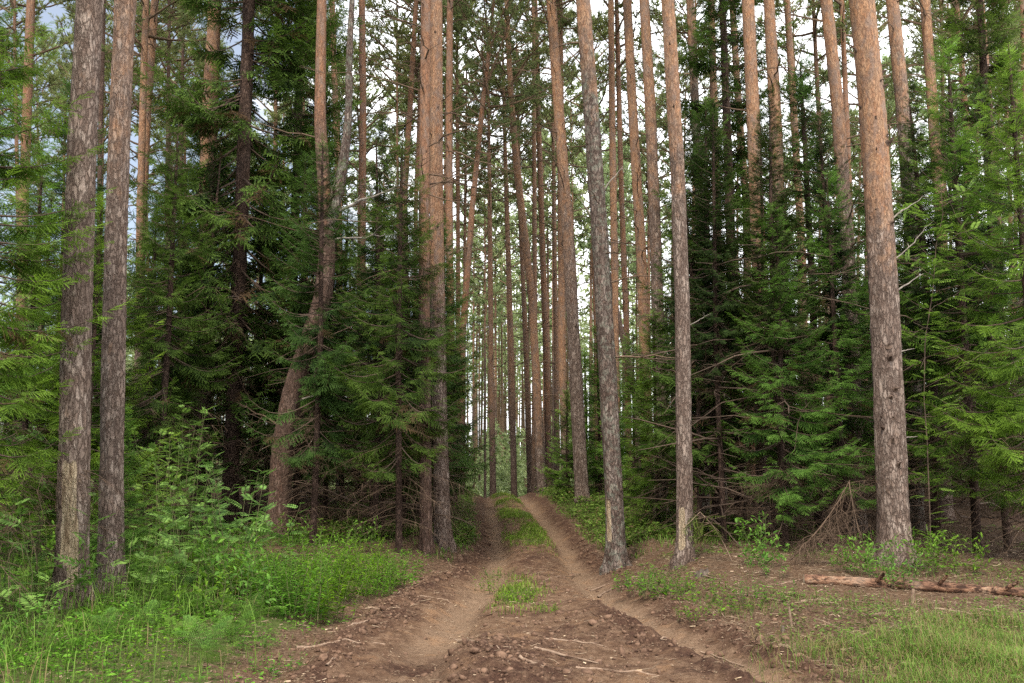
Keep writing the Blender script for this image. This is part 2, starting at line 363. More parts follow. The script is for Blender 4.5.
def build_ground():
    rows = np.concatenate([np.linspace(-60, 2.5, 24), 2.5 * np.exp(np.linspace(0, math.log(600 / 2.5), 1100))[1:]])
    u = np.linspace(-1, 1, 760); u = np.sign(u) * np.abs(u) ** 1.25
    Yg = rows[:, None] * np.ones_like(u)[None]
    half = np.where(rows < 2.5, 60, np.interp(rows, [2.5, 8, 40, 600], [5, 8, 36, 520]))
    half = np.where(rows < 2.5, np.interp(rows, [-60, 2.5], [60, 5]), half)
    Xg = u[None] * half[:, None]
    Zg = terrain(Xg, Yg)
    road, rut, mid, out, dl, dr = road_masks(Xg, Yg)
    gd, ms = green_density(Xg, Yg)
    hump = 1.3 * np.exp(-((Xg + .3) / .7) ** 4 - ((Yg - 6.6) / 1.1) ** 4) * (.3 + 1.1 * vnoise(Xg * 2.5, Yg * 2.5, 66)) + .6 * np.exp(-((Xg - .9) / .35) ** 2 - ((Yg - 8.2) / .9) ** 2)
    bank = np.exp(-((Xg - (np.interp(Yg, _Y, _RR) - .36)) / .16) ** 2) * sstep(10.8, 8.5, Yg)
    churn = np.clip(hump + bank + .8 * np.exp(-((out + .02) / .25) ** 2) + .5 * np.exp(-((Yg - 15) / 1.6) ** 2) * (1 - np.clip(rut, 0, 1)), 0, 1)
    k, w = Xg.shape
    i = np.arange(k - 1)[:, None] * w + np.arange(w - 1)[None]
    f = np.stack([i, i + 1, i + w + 1, i + w], -1).reshape(-1, 4)
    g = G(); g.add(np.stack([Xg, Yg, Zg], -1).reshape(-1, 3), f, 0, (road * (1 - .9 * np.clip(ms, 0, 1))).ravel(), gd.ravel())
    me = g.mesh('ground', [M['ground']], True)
    for nm, a in (('rut', np.clip(rut, 0, 1)), ('churn', churn), ('deep', sstep(3, 6, out) * sstep(9, 13, Yg) * .9)):  # last mask: where tree shade is painted on the ground inside the wood
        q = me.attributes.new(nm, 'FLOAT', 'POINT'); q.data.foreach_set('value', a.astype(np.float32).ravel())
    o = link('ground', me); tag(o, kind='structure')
build_ground()

# ------------------------------------------------------------------ trunks
def spline_xy(ctrl, z):
    zc = np.array([c[2] for c in ctrl]); xc = np.array([c[0] for c in ctrl]); yc = np.array([c[1] for c in ctrl])
    o = np.argsort(zc); zc, xc, yc = zc[o], xc[o], yc[o]
    # smooth interpolation (catmull style via dense linear + blur)
    zz = np.linspace(z.min() - 1, z.max() + 1, 600)
    def ext(v):
        s0 = (v[1] - v[0]) / (zc[1] - zc[0]); s1 = (v[-1] - v[-2]) / (zc[-1] - zc[-2])
        r = np.interp(zz, zc, v)
        r = np.where(zz < zc[0], v[0] + (zz - zc[0]) * s0 * .5, r)
        return np.where(zz > zc[-1], v[-1] + (zz - zc[-1]) * s1 * .8, r)
    k = max(3, int(.5 / (zz[1] - zz[0]))); ker = np.hanning(2 * k + 1); ker /= ker.sum()
    def sm(v):
        p = np.pad(v, k, mode='reflect', reflect_type='odd'); return np.convolve(p, ker, 'valid')
    return np.interp(z, zz, sm(ext(xc))), np.interp(z, zz, sm(ext(yc)))

def trunk_mesh(seed, ctrl, r0, H, ns, dz, oz, stubs=0, twigs=0, scar=None, flare=.35, tw_rng=(3, 14), mat='pine_bark', ow=1.6, prof=None):
    """ctrl: local points (x,y,z); r0: radius at breast height; oz: height where the bark turns orange"""
    rs = R0(seed); g = G()
    z = np.concatenate([np.arange(-.15, min(9.0, H), dz), np.arange(min(9.0, H), H, max(dz * 3, .15)), [H]])
    x, y = spline_xy(ctrl, z)
    wob = np.cumsum(rs.randn(len(z)) * .0)  # straight
    tt = np.clip(z / H, 0, 1)
    r = r0 * (1.03 - .42 * tt - .5 * tt ** 6) * (1 + flare * np.exp(-np.clip(z, 0, 9) / .20)) + .004
    if prof: r = r * np.interp(z, prof[0], prof[1])
    ph = np.arange(ns) / ns * 2 * PI
    Zz, Ph = np.meshgrid(z, ph, indexing='ij')
    amp = np.clip(1 - (Zz - oz) / 2.5, .35, 1)
    nx = Ph / (2 * PI)
    per = lambda fr, fz, s: vnoise(np.cos(Ph) * fr + 9, Zz * fz + np.sin(Ph) * fr * 1.3, s)
    d = (per(1.3, 1.1, seed % 50) - .5) * .10 + (per(7, 5, seed % 47 + 3) - .5) * .075 * amp + (per(15, 14, seed % 31 + 5) - .5) * .085 * amp + (per(2.2, .45, seed % 29 + 11) - .5) * .10
    d = d + .22 * np.exp(-np.clip(Zz, 0, 9) / .14) * (np.sin(Ph * 4 + seed) + .6 * np.sin(Ph * 7 + seed * 2))
    # whorl swellings
    for zw in np.arange(rs.rand() * .6 + .5, H, .55 + rs.rand() * .2):
        d = d + .035 * np.exp(-((Zz - zw) / .06) ** 2) * (.5 + .5 * np.sin(Ph * 2 + zw * 7))
    sc = np.zeros_like(Zz)
    if scar:
        for (sph, sw, z0, z1, dep) in scar:
            da = np.abs((Ph - sph + PI) % (2 * PI) - PI)
            s_ = sstep(sw, sw * .6, da) * sstep(z0 - .06, z0 + .12, Zz) * sstep(z1 + .1, z1 - .15, Zz)
            sc = np.maximum(sc, s_); d = d - s_ * dep
    rr = r[:, None] * (1 + d)
    V = np.stack([x[:, None] + rr * np.cos(Ph), y[:, None] + rr * np.sin(Ph), Zz], -1)
    i = np.arange(len(z) - 1)[:, None] * ns; q = np.arange(ns)[None]; q2 = (q + 1) % ns
    f = np.stack([i + q, i + q2, i + ns + q2, i + ns + q], -1).reshape(-1, 4)
    ora = np.clip(.5 + (Zz - oz) / ow, 0, 1)
    g.add(V.reshape(-1, 3), f, 0, ora.ravel(), sc.ravel())
    # short branch stubs and thin dead twigs that belong to the stem
    def side(nm, Ls, rad, zlo, zhi, sub, up=.2):
        P = []; Rr = []
        for _ in range(nm):
            zz = rs.uniform(zlo, min(zhi, H * .8)); a = rs.rand() * 2 * PI; L = rs.uniform(*Ls)
            bx, by = np.interp(zz, z, x), np.interp(zz, z, y); rb = np.interp(zz, z, r) * .85
            dr_ = np.array([math.cos(a), math.sin(a), 0]); sl = rs.uniform(-.15, .55) if up else 0
            tq = np.linspace(0, 1, 6)[:, None]
            side_ = np.array([-math.sin(a), math.cos(a), 0]) * rs.uniform(-.25, .25)
            p = np.array([bx, by, zz]) + dr_ * (rb + tq * L) + np.array([0, 0, 1]) * (sl * tq - rs.uniform(0, .45) * tq ** 2 + rs.uniform(-.1, .25) * tq ** 3) * L + side_ * tq ** 2 * L
            p = p + rs.randn(6, 3) * .015 * L * (tq > .1)
            P.append(p); Rr.append(rad * (1 - .8 * tq[:, 0]) * rs.uniform(.6, 1.2))
            for k in range(sub if L > .5 else 0):
                t0 = rs.uniform(.25, .9); b = p[0] + (p[-1] - p[0]) * t0; j = int(t0 * 5); b = p[j]
                dv = (p[-1] - p[0]) * rs.uniform(.15, .4); cr = np.array([-dv[1], dv[0], 0]) * rs.choice([-1, 1]) + np.array([0, 0, rs.uniform(-.4, .3) * L * .3])
                e = b + dv * .6 + cr * rs.uniform(.4, .9)
                P.append(b + (e - b) * tq); Rr.append(rad * .4 * (1 - .7 * tq[:, 0]))
        if P: tubes(g, np.array(P), np.array(Rr), 4, 1)
    if stubs: 
        P = []; Rr = []
        for _ in range(stubs):
            zz = rs.uniform(.9, 9); a = rs.rand() * 2 * PI; L = r0 * rs.uniform(.12, .55); rb = np.interp(zz, z, r) * .93
            o_ = np.array([np.interp(zz, z, x), np.interp(zz, z, y), zz]); dr_ = np.array([math.cos(a), math.sin(a), rs.uniform(.0, .9)]); tq = np.linspace(0, 1, 5)
            P.append(o_ + np.array([math.cos(a), math.sin(a), 0]) * rb + np.outer(tq, dr_) * L + rs.randn(5, 3) * .1 * L * (tq[:, None] > .3)); Rr.append(r0 * rs.uniform(.05, .13) * np.array([2.1, 1.15, .8, .7, .45]))
        tubes(g, np.array(P), np.array(Rr), 6, 2)
    if twigs: side(int(twigs * 1.3), (.4, 2.2), .016, tw_rng[0], tw_rng[1], 3)
    return g.mesh('trunk', [M[mat], M['dead_twig'] if mat != 'spruce_bark' else M['twig'], M['knot']], True), (z, x, y, r)

# ------------------------------------------------------------------ pine crown
def tuft(lod):
    rs = R0(5); V = []; Fc = []
    n = {0: 16, 1: 10, 2: 6}[lod]; w = {0: .055, 1: .10, 2: .17}[lod]
    for i in range(n):
        a = rs.rand() * 2 * PI; e = rs.uniform(.25, 1.25)
        d = np.array([math.cos(e), math.sin(e) * math.cos(a), math.sin(e) * math.sin(a)]) * rs.uniform(.7, 1.1)
        s = norm(np.cross(d, rs.randn(3))) * w
        b = np.array([rs.uniform(-.5, .3), 0, 0]); k = len(V)
        V += [b - s, b + s, b + d]; Fc.append([k, k + 1, k + 2])
    V = np.array(V); return V, np.array(Fc), np.clip(V[:, 0] * .6 + .3, 0, 1)

def pine_crown(seed, Hc, Rc, lod, nl=34, mat='pine', lo_sparse=.4):
    rs = R0(seed); g = G(); tv, tf, tt = tuft(lod)
    tq = np.linspace(0, 1, 7)
    P = []; Rr = []; tp = []; td = []; ts = []
    for i in range(nl):
        h = (i + rs.rand()) / nl; zb = h * Hc * .94
        prof = (math.sin(PI * min(1, (h * .88 + .16))) ** .6) * (.55 if h < .2 and rs.rand() < lo_sparse else 1)
        L = Rc * prof * rs.uniform(.55, 1.15); a = i * 2.4 + rs.uniform(-.5, .5)
        e = rs.uniform(.0, .35) + h * .8
        d = np.array([math.cos(a) * math.cos(e), math.sin(a) * math.cos(e), math.sin(e)])
        sd = np.array([-math.sin(a), math.cos(a), 0])
        c1 = rs.uniform(-.3, .3); c2 = rs.uniform(-.25, .25)
        f = lambda t: d * (L * t)[:, None] + sd * (c1 * t ** 2 * L)[:, None] + np.array([0, 0, 1]) * (c2 * np.sin(t * 3) * L * .6 + .15 * t ** 2 * L)[:, None]
        p = f(tq); p[:, 2] += zb
        P.append(p); Rr.append((.035 * (L / 2) ** .6 + .008) * (1 - .8 * tq))
        ns = int(4 + L * 3.2)
        for k in range(ns):
            t0 = rs.uniform(.3, 1) ** .8; b = f(np.array([t0]))[0]; b[2] += zb
            sg = rs.choice([-1, 1]); l2 = L * rs.uniform(.15, .36) * (1.25 - t0 * .6)
            d2 = norm(d * rs.uniform(.3, 1) + sd * sg * rs.uniform(.3, 1) + np.array([0, 0, rs.uniform(-.15, .6)]))
            q = b + d2 * (l2 * tq)[:, None] + np.array([0, 0, 1]) * (.25 * tq ** 2 * l2)[:, None]
            P.append(q); Rr.append(.012 * (1 - .7 * tq))
            nt = max(2, int(l2 * {0: 12, 1: 7, 2: 5.5}[lod])) + 1
            for m_ in range(nt):
                t1 = rs.uniform(.3, 1.03); c = b + d2 * l2 * t1 + np.array([0, 0, .25 * t1 ** 2 * l2]) + rs.randn(3) * .07
                tp.append(c); td.append(norm(d2 + rs.randn(3) * .45 + np.array([0, 0, .35]))); ts.append(rs.uniform(.75, 1.25))
    tubes(g, np.array(P), np.array(Rr), 3, 1)
    tp = np.array(tp); td = np.array(td); ts = np.array(ts) * {0: .13, 1: .16, 2: .22}[lod]
    inst(g, tv, tf, tt, tp, td, rs.randn(len(tp), 3), ts, 0, rs.rand(len(tp)))
    return g.mesh('crown', [M[mat], M['limb']], False)

# ------------------------------------------------------------------ spruce crown
def spray(lod):
    rs = R0(3); V = []; Fc = []; T = []
    shoots = [((0, 0), (1, 0))]
    nsd = {0: 7, 1: 6, 2: 5}[lod]
    for i in range(nsd):
        s = .08 + .82 * i / nsd
        for sg in (-1, 1):
            l = .50 * (1 - s) + .10; s2 = s + (.04 if sg > 0 else 0)
            a = math.radians(rs.uniform(42, 56)) * sg
            shoots.append(((s2, 0), (s2 + l * math.cos(a), l * math.sin(a))))
    for (a, b) in shoots:
        if rs.rand() < .08 and a[0] > 0: continue
        b = (a[0] + (b[0] - a[0]) * rs.uniform(.7, 1.15), b[1] * rs.uniform(.75, 1.15))
        a = np.array([*a, -.16 * a[0] ** 2]); b = np.array([*b, -.16 * b[0] ** 2 - rs.uniform(.0, .9) * abs(b[1]) * .6]); L = np.linalg.norm(b - a); d = (b - a) / L
        sd = np.array([-d[1], d[0], 0]); up = np.array([0, 0, 1.])
        if lod == 2:
            k = len(V); w = .045
            V += [a - sd * w * .4, a + d * L * .5 + sd * w, b, a + d * L * .5 - sd * w]
            Fc += [[k, k + 1, k + 2], [k, k + 2, k + 3]]; T += [0, .5, 1, .5]; continue
        n = max(2, int(L / {0: .05, 1: .085}[lod])); nl = {0: .062, 1: .085}[lod]; w = {0: .013, 1: .026}[lod]
        for i in range(n):
            c = a + d * L * (i + .3) / n
            for sg in (-1, 1):
                e = c + d * nl * .75 + sd * sg * nl * .65 + up * rs.uniform(-.1, .6) * nl
                k = len(V); V += [c - d * w, c + d * w, e]; Fc.append([k, k + 1, k + 2]); T += [L and (i / n) * .6 + .1] * 3
        k = len(V); V += [b - sd * w - d * w, b + sd * w - d * w, b + d * nl]; Fc.append([k, k + 1, k + 2]); T += [1, 1, 1]
        if lod < 2:
            k = len(V); ww = {0: .020, 1: .030}[lod]; mid_ = a + d * L * .45
            V += [a, mid_ + sd * ww, b, mid_ - sd * ww]; Fc += [[k, k + 1, k + 2], [k, k + 2, k + 3]]; T += [.1, .45, .85, .45]
    return np.array(V), np.array(Fc), np.array(T, float)
SPRAY = {l: spray(l) for l in (0, 1, 2)}

def spruce_crown(seed, H, zb, Lmax, lod, pw=.8, whorl=.30, nb=5, droop=.5, dead=(.4, 60), mat='spruce', low=-.35, sp=.13, old=.0):
    rs = R0(seed); g = G(); tv, tf, tt = SPRAY[lod]
    K = 7; tq = np.linspace(0, 1, K)
    P = []; Rr = []; sp_p = []; sp_x = []; sp_z = []; sp_s = []; sp_t = []; sp_a = []
    z = zb
    while z < H - .12:
        h = (z - zb) / max(.1, H - zb)
        for b in range(nb):
            if rs.rand() < .12: continue
            zz = z + rs.uniform(-.5, .5) * whorl
            L = Lmax * min(1.0, (1 - h) ** pw * 1.0) * (min(1, .55 + h * 3)) * rs.uniform(.65, 1.15) + .08
            a = rs.rand() * 2 * PI
            e0 = low + (1.05 - low) * h ** 1.4 + rs.uniform(-.15, .15)
            out = np.array([math.cos(a), math.sin(a), 0]); sd = np.array([-math.sin(a), math.cos(a), 0]); up = np.array([0, 0, 1.])
            c1 = rs.uniform(-.2, .2); sag = droop * .35 * (1 - h) * L; tipup = .22 * L * (1 - h)
            f = lambda t: np.outer(t, out) * L * math.cos(e0 * .8) + np.outer(t ** 2, sd) * c1 * L + np.outer(t * math.sin(e0) * L - sag * np.sin(np.pi * t * .8) + tipup * t ** 3, up) + up * zz
            p = f(tq); P.append(p); Rr.append((.006 + .009 * L) * (1 - .85 * tq))
            n = max(3, int(L / sp))
            tt0 = .16 + .22 * rs.rand() if L > .8 else .08
            for i in range(n):
                t0 = tt0 + (1 - tt0) * (i + rs.rand() * .6) / n; t0 = min(t0, .985)
                q, q2 = f(np.array([t0, t0 + .03])); tg = norm(q2 - q)
                for sg in (-1, 1):
                    an = math.radians(rs.uniform(38, 68)) * sg
                    s = (.15 + .33 * L * (1 - t0) ** .8 * .9) * rs.uniform(.7, 1.2) * (1 if L > .6 else .8)
                    s = min(s, .62)
                    dn = -droop * rs.uniform(.1, .95) * (1 - h * .7)
                    sp_p.append(q); sp_x.append(tg * math.cos(an) + sd * math.sin(an) + up * dn)
                    sp_z.append(up + rs.randn(3) * .35); sp_s.append(s)
                    sp_t.append(np.clip(t0 * 1.1 - .15 + rs.uniform(-.2, .2), 0, 1)); sp_a.append(1. if rs.rand() < old * (1 - t0) * (1 - h) else 0.)
            q, q2 = f(np.array([.96, 1.])); sp_p.append(q); sp_x.append(norm(q2 - q)); sp_z.append(up + rs.randn(3) * .2); sp_s.append(.2 + .06 * L); sp_t.append(1.); sp_a.append(0.)
        z += whorl * (1 - .45 * h) * rs.uniform(.8, 1.2)
    sp_p.append(np.array([0, 0, H - .1])); sp_x.append(np.array([0.05, 0, 1])); sp_z.append(np.array([1., 0, 0])); sp_s.append(.3); sp_t.append(1.); sp_a.append(0.)
    tubes(g, np.array(P), np.array(Rr), 3, 1)
    inst(g, tv, tf, tt, np.array(sp_p), np.array(sp_x), np.array(sp_z), np.array(sp_s), 0, np.array(sp_t), np.array(sp_a))
    # dead twiggy lower branches
    P = []; Rr = []
    for _ in range(dead[1]):
        zz = rs.uniform(dead[0], zb + .25 * (H - zb) * .5); a = rs.rand() * 2 * PI; L = Lmax * rs.uniform(.3, .85)
        out = np.array([math.cos(a), math.sin(a), 0]); sd = np.array([-math.sin(a), math.cos(a), 0]); up = np.array([0, 0, 1.])
        c1 = rs.uniform(-.25, .25); dr_ = rs.uniform(-.1, .5)
        p = np.outer(tq, out) * L + np.outer(tq ** 2, sd) * c1 * L - np.outer(dr_ * tq ** 1.3 * L, up) + up * zz + rs.randn(K, 3) * .012
        P.append(p); Rr.append(.0075 * (1 - .8 * tq))
        for k in range(int(5 + L * 7)):
            j = rs.randint(1, K); b = p[j]; sg = rs.choice([-1, 1]); l2 = L * rs.uniform(.12, .35)
            dd = norm(out * rs.uniform(.2, 1) + sd * sg * rs.uniform(.3, 1) - up * rs.uniform(0, .8))
            P.append(b + np.outer(tq, dd) * l2 - np.outer(tq ** 2, up) * l2 * .25); Rr.append(.0032 * (1 - .7 * tq))
    if P: tubes(g, np.array(P), np.array(Rr), 3, 2)
    return g.mesh('crown', [M[mat], M['twig'], M['dead_twig']], False)

# crown library ------------------------------------------------------
PC_near = [pine_crown(100 + i, 7.5, 2.6, 1) for i in range(3)]
PC_mid = [pine_crown(120 + i, [7.5, 8.5, 6.5, 8][i], [2.5, 2.2, 2.7, 2.4][i], 1, 34) for i in range(4)]
PC_far = [pine_crown(140 + i, [8, 9, 7][i], [2.3, 2.0, 2.6][i], 2, 30, 'hazed_pine') for i in range(3)]
TALL = [spruce_crown(200 + i, 17, 2.6, 2.2, 1, pw=.5, whorl=.34, nb=5, droop=.85, dead=(.5, 70), low=-.3, sp=.16, old=.3) for i in range(2)]
MID = [spruce_crown(220 + i, 9, 1.5, 1.9, 1, pw=.8, whorl=.27, nb=5, droop=.6, dead=(.3, 70), low=-.2, sp=.14, old=.15) for i in range(2)]
YOUNG = [spruce_crown(240 + i, 5.6, .5, 1.6, 0, pw=.85, whorl=.23, nb=5, droop=.4, dead=(.2, 20), mat='spruce_young', low=-.1, sp=.13) for i in range(2)]
NEAR = [spruce_crown(260 + i, 9.5, 1.5, 2.0, 0, pw=.8, whorl=.33, nb=5, droop=.55, dead=(.2, 80), mat='spruce_young', low=-.2, sp=.15, old=.12) for i in range(2)]
DARK = [spruce_crown(280 + i, 14, [2.6, 1.6][i], 2.1, 2, pw=.65, whorl=.33, nb=5, droop=.8, dead=(.3, 60), mat='spruce_shade_tone', low=-.3, sp=.17) for i in range(2)]
SAPL = [spruce_crown(300 + i, 1.8, .12, .6, 0, pw=.9, whorl=.12, nb=5, droop=.2, dead=(.1, 0), mat='spruce_young', low=.1, sp=.1) for i in range(2)]

SKIRT = [spruce_crown(320 + i, 9.5, 2.4, 1.9, 0, pw=.7, whorl=.32, nb=5, droop=.8, dead=(.5, 60), mat='spruce', low=-.25, sp=.15, old=.1) for i in range(2)]
def straight_trunk(H, r, seed, mat='spruce_bark', ns=10, dz=.25):
    rs = R0(seed)
    return trunk_mesh(seed, [(0, 0, 0), (rs.uniform(-.08, .08), rs.uniform(-.08, .08), H * .5), (rs.uniform(-.1, .1), 0, H)], r, H, ns, dz, 99, mat=mat)[0]
ST = {'TALL': straight_trunk(17.2, .13, 1, ns=16, dz=.1), 'MID': straight_trunk(9.1, .075, 2), 'YOUNG': straight_trunk(5.7, .045, 3), 'NEAR': straight_trunk(9.6, .07, 4, ns=14, dz=.1),
      'DARK': straight_trunk(14.1, .10, 5), 'SAPL': straight_trunk(1.85, .014, 6, ns=6), 'SKIRT': straight_trunk(9.6, .07, 8, ns=14, dz=.1)}
LIB = {'TALL': TALL, 'MID': MID, 'YOUNG': YOUNG, 'NEAR': NEAR, 'DARK': DARK, 'SAPL': SAPL, 'SKIRT': SKIRT}
rsS = R0(77)
def spruce(kind, px, Y, label, sc=1., group=None, var=0, rz=None):
    x = (px - CX) / F * Y / cp
    t = thing('spruce_tree' if kind != 'SAPL' else 'spruce_sapling', label, 'spruce', (x, Y, gz(x, Y) - .02), group, rz if rz is not None else rsS.rand() * 6.28, sc)
    link('trunk', ST[kind], t); link('crown', LIB[kind][var % len(LIB[kind])], t)
    return t

# ------------------------------------------------------------------ pines
def pine(label, Y, pts, w, oy=None, H=None, mat='pine_bark', crown='mid', cz=None, csc=1., group=None, name='pine_tree', stubs=0, twigs=0, scar=None, wy=300, ns=None, dz=None, ow=1.6, base=None, tw_rng=(3, 13), flare=.3, crot=None, seed=None, prof=None):
    """pts: picture points of the stem from bottom to top at distance Y; w: stem width there; oy: picture row where bark turns orange"""
    global _pid
    _pid += 1; sd = seed or _pid * 13 + 7
    rs = R0(sd)
    x0 = at(pts[0][0], pts[0][1], Y)[0]; z0 = gz(x0, Y)
    ctrl = []
    for p in pts:
        q = at(p[0], p[1], Y); ctrl.append((q[0] - x0, 0 if len(p) < 3 else p[2], q[2] - z0))
    if ctrl[0][2] > .6: ctrl.insert(0, (ctrl[0][0] * 1.0, 0, 0.0))
    # rounded drift above the frame: no kink
    r0 = w / F * Y / cp / 2
    H = H or rs.uniform(19, 24)
    oz = 99 if oy is None else at(pts[0][0], oy, Y)[2] - z0
    near = Y < 16; ow = ow * 1.7
    ns = ns or (44 if near else 20 if Y < 26 else 10)
    dz = dz or (.03 if near else .07 if Y < 26 else .3)
    t = thing(name, label, 'pine', (x0, Y, z0), group)
    me, (z, x, y, r) = trunk_mesh(sd, ctrl, r0, H, ns, dz, oz, stubs, twigs, scar, flare, tw_rng, mat, ow, prof)
    link('trunk', me, t)
    if crown:
        lib = {'near': PC_near, 'mid': PC_mid, 'far': PC_far}[crown]
        c = lib[rs.randint(len(lib))]
        hc = 7.0 * csc
        csc2 = csc * (1.14 if cz is None else 1.)
        zc = cz if cz is not None else H - 7.6 * csc2
        co = link('crown', c, t, (float(np.interp(zc + 3, z, x)), float(np.interp(zc + 3, z, y)), zc))
        co.rotation_euler = (0, 0, rs.rand() * 6.28 if crot is None else crot); co.scale = (csc2, csc2, csc2)
    return t, (z, x, y, r)
_pid = 0

def dead_branch(t, info, zz, side, L, rise, rad=.012, subs=5, seed=1, curve=.0, depth=0., name='dead_branch', mat='grey_twig'):
    rs = R0(seed); z, x, y, r = info
    b = np.array([np.interp(zz, z, x) + side * np.interp(zz, z, r) * .8, np.interp(zz, z, y), zz]); tq = np.linspace(0, 1, 9)
    d = np.array([side * math.cos(rise), depth, math.sin(rise)]); g = G(); P = []; Rr = []
    p = b + np.outer(tq, d) * L + np.outer(tq ** 2, [0, 0, 1]) * curve * L + rs.randn(9, 3) * .014 * L * (tq[:, None] > .05)
    P.append(p); Rr.append(rad * (1 - .75 * tq))
    for k in range(subs):
        j = rs.randint(2, 8); l2 = L * rs.uniform(.15, .4); dd = norm(d + rs.randn(3) * .7)
        P.append(p[j] + np.outer(tq, dd) * l2 + rs.randn(9, 3) * .006 * (tq[:, None] > .05)); Rr.append(rad * .42 * (1 - .7 * tq))
    tubes(g, np.array(P), np.array(Rr), 6, 0)
    link(name, g.mesh(name, [M[mat]], True), t)

# --- foreground and middle pines, left to right
T, I = pine('thick grey-brown pine with a bare scar near its foot, leftmost big trunk', 8.4, [(71, 620), (73, 500), (77, 300), (83, 120), (90, 0)], 27.5, mat='pine_bark', stubs=10, scar=[(-1.4, .62, .32, 1.3, .10), (-1.05, .40, .12, .8, .07)], crown=None, ow=3, oy=-500, flare=.45)
T, I = pine('grey-brown pine trunk close behind the scarred one, turning orange near the top', 9.6, [(111, 600), (112, 430), (116, 250), (121, 100), (125, 0)], 22, oy=30, stubs=9, crown=None, ow=4.5, flare=.45)
pine('thin mauve trunk showing in the gap between the two big trunks at far left', 24, [(97, 540), (100, 140), (104, 0)], 5, mat='red_bark')
pine('orange-brown pine farthest to the left, behind the pale green spruce boughs', 22, [(16, 540), (24, 200), (31, 0)], 10, mat='red_bark', oy=300, twigs=8, crown='mid')
pine('orange pine just right of the second big trunk, left one of the pair', 21, [(138, 560), (140, 220), (143, 100), (146, 0)], 8, oy=330, twigs=10, crown='mid')
pine('bright orange pine of the pair, leaning right towards the top, seen behind spruce boughs', 21.5, [(137, 560), (141, 250), (147, 120), (155, 0)], 9, oy=330, twigs=8, crown='mid')
pine('dark slender trunk in the blue gap left of the tall dark spruce', 30, [(168, 520), (168, 150), (169, 0)], 5, mat='red_bark')
pine('dark slender trunk half hidden by spruce boughs, second in the blue gap', 33, [(178, 520), (181, 150), (184, 0)], 5, mat='red_bark')
pine('pale orange pine mostly hidden by the tall dark spruce, showing near the top edge', 19, [(200, 560), (208, 150), (215, 0)], 17, oy=260, twigs=4, crown='mid')
# forked crooked pine
ftree, FI = pine('crooked pine that leans right, then forks into a thick and a thin grey stem', 15.2, [(277, 545), (282, 450), (292, 390), (308, 345), (323, 300), (328, 250), (325, 195), (320, 120), (322, 0)], 21, oy=150, mat='red_bark', stubs=8, twigs=5, crown=None, H=15, tw_rng=(3, 7), ow=2.5, prof=([0, 3.6, 5.2, 6.5, 15], [1, .98, .80, .70, .45]))
def fork():
    g = G(); a = [at(*q, 15.2) for q in [(328, 235), (336, 196), (342, 175), (349, 120), (349, 60), (352, 0), (360, -120), (366, -260)]]
    o = np.array(ftree.location); P = np.array([[p - o for p in a]]); k = 60
    tq = np.linspace(0, 7, k); P = np.stack([np.interp(tq, np.arange(8), P[0, :, j]) for j in range(3)], -1)
    ker = np.ones(9) / 9; Ps = np.stack([np.convolve(np.pad(P[:, j], 4, mode='edge'), ker, 'valid') for j in range(3)], -1)
    Rr = np.interp(tq, [0, 1, 3, 7], [.14, .11, .07, .02]) * (1 + .08 * R0(2).randn(k))
    tubes(g, Ps[None], Rr[None], 14, 0, 0.)
    link('forked_stem', g.mesh('forked_stem', [M['lichen_bark']], True), ftree)
fork()
dead_branch(ftree, FI, at(330, 215, 15.2)[2] - ftree.location[2], 1, 1.5, .45, .03, 7, 3)
dead_branch(ftree, FI, at(330, 240, 15.2)[2] - ftree.location[2], 1, 1.1, .1, .02, 5, 5)
dead_branch(ftree, FI, at(285, 402, 15.2)[2] - ftree.location[2], 1, .45, .4, .035, 0, 6)
dead_branch(ftree, FI, at(281, 425, 15.2)[2] - ftree.location[2], -1, .8, .5, .02, 5, 8, mat='dead_twig')
pine('slender orange pine just behind the fork of the crooked pine', 24, [(340, 520), (339, 200), (334, 60), (332, 0)], 7, oy=330, twigs=10, crown='mid')
pine('straight red-brown pine with many dead twigs just before the twin pines', 22, [(362, 540), (362, 250), (363, 100), (362, 0)], 8, oy=420, mat='red_bark', twigs=26, tw_rng=(5, 13), crown='mid')
pine('dim leaning trunk left of the twin pines, left one of two', 27, [(398, 520), (404, 200), (410, 110)], 7, mat='red_bark', oy=400, twigs=8)
pine('dim thin trunk left of the twin pines, right one of two', 29, [(413, 520), (416, 200), (420, 100)], 5, mat='red_bark', oy=400, twigs=8)
pine('yellowish left stem of the close twin pines, with its foot among dark spruces', 14.2, [(426, 556), (425, 400), (424, 200), (426, 0)], 11, oy=300, mat='red_bark', stubs=6, twigs=16, tw_rng=(4, 9), crown=None)
pine('orange right stem of the close twin pines, thickest trunk left of the track', 15.0, [(443, 545), (439, 400), (436, 200), (436, 0)], 15, oy=300, stubs=10, twigs=10, tw_rng=(4, 9), crown=None)
pine('straight dark pine directly right of the twin pines', 22, [(453, 520), (450, 300), (449, 120), (450, 0)], 8, oy=420, mat='red_bark', twigs=24, tw_rng=(6, 14), crown='mid')
pine('very thin trunk between the straight dark pine and the leaning pine', 34, [(458, 500), (458, 200), (457, 60)], 5, mat='red_bark', twigs=12, oy=400)
pine('leaning pine that slants right with a dark bushy crown at the top', 25, [(459, 510), (463, 330), (472, 210), (482, 110), (488, 60)], 7, mat='red_bark', oy=430, twigs=16, tw_rng=(5, 12), H=15.5, cz=9.6, csc=.85, crown='mid')
pine('lone slender trunk on the crest directly above the left wheel track', 30, [(493, 493), (491, 350), (490, 240), (489, 150)], 6, mat='far_bark', oy=430, twigs=26, H=15, cz=9.5, crown='mid', csc=.75)
pine('slender brown pine on the crest, second from the left in the bright gap', 31, [(514, 486), (512, 380), (508, 250), (505, 150)], 6, mat='far_bark', oy=400, twigs=22, crown='mid', csc=.8, H=17)
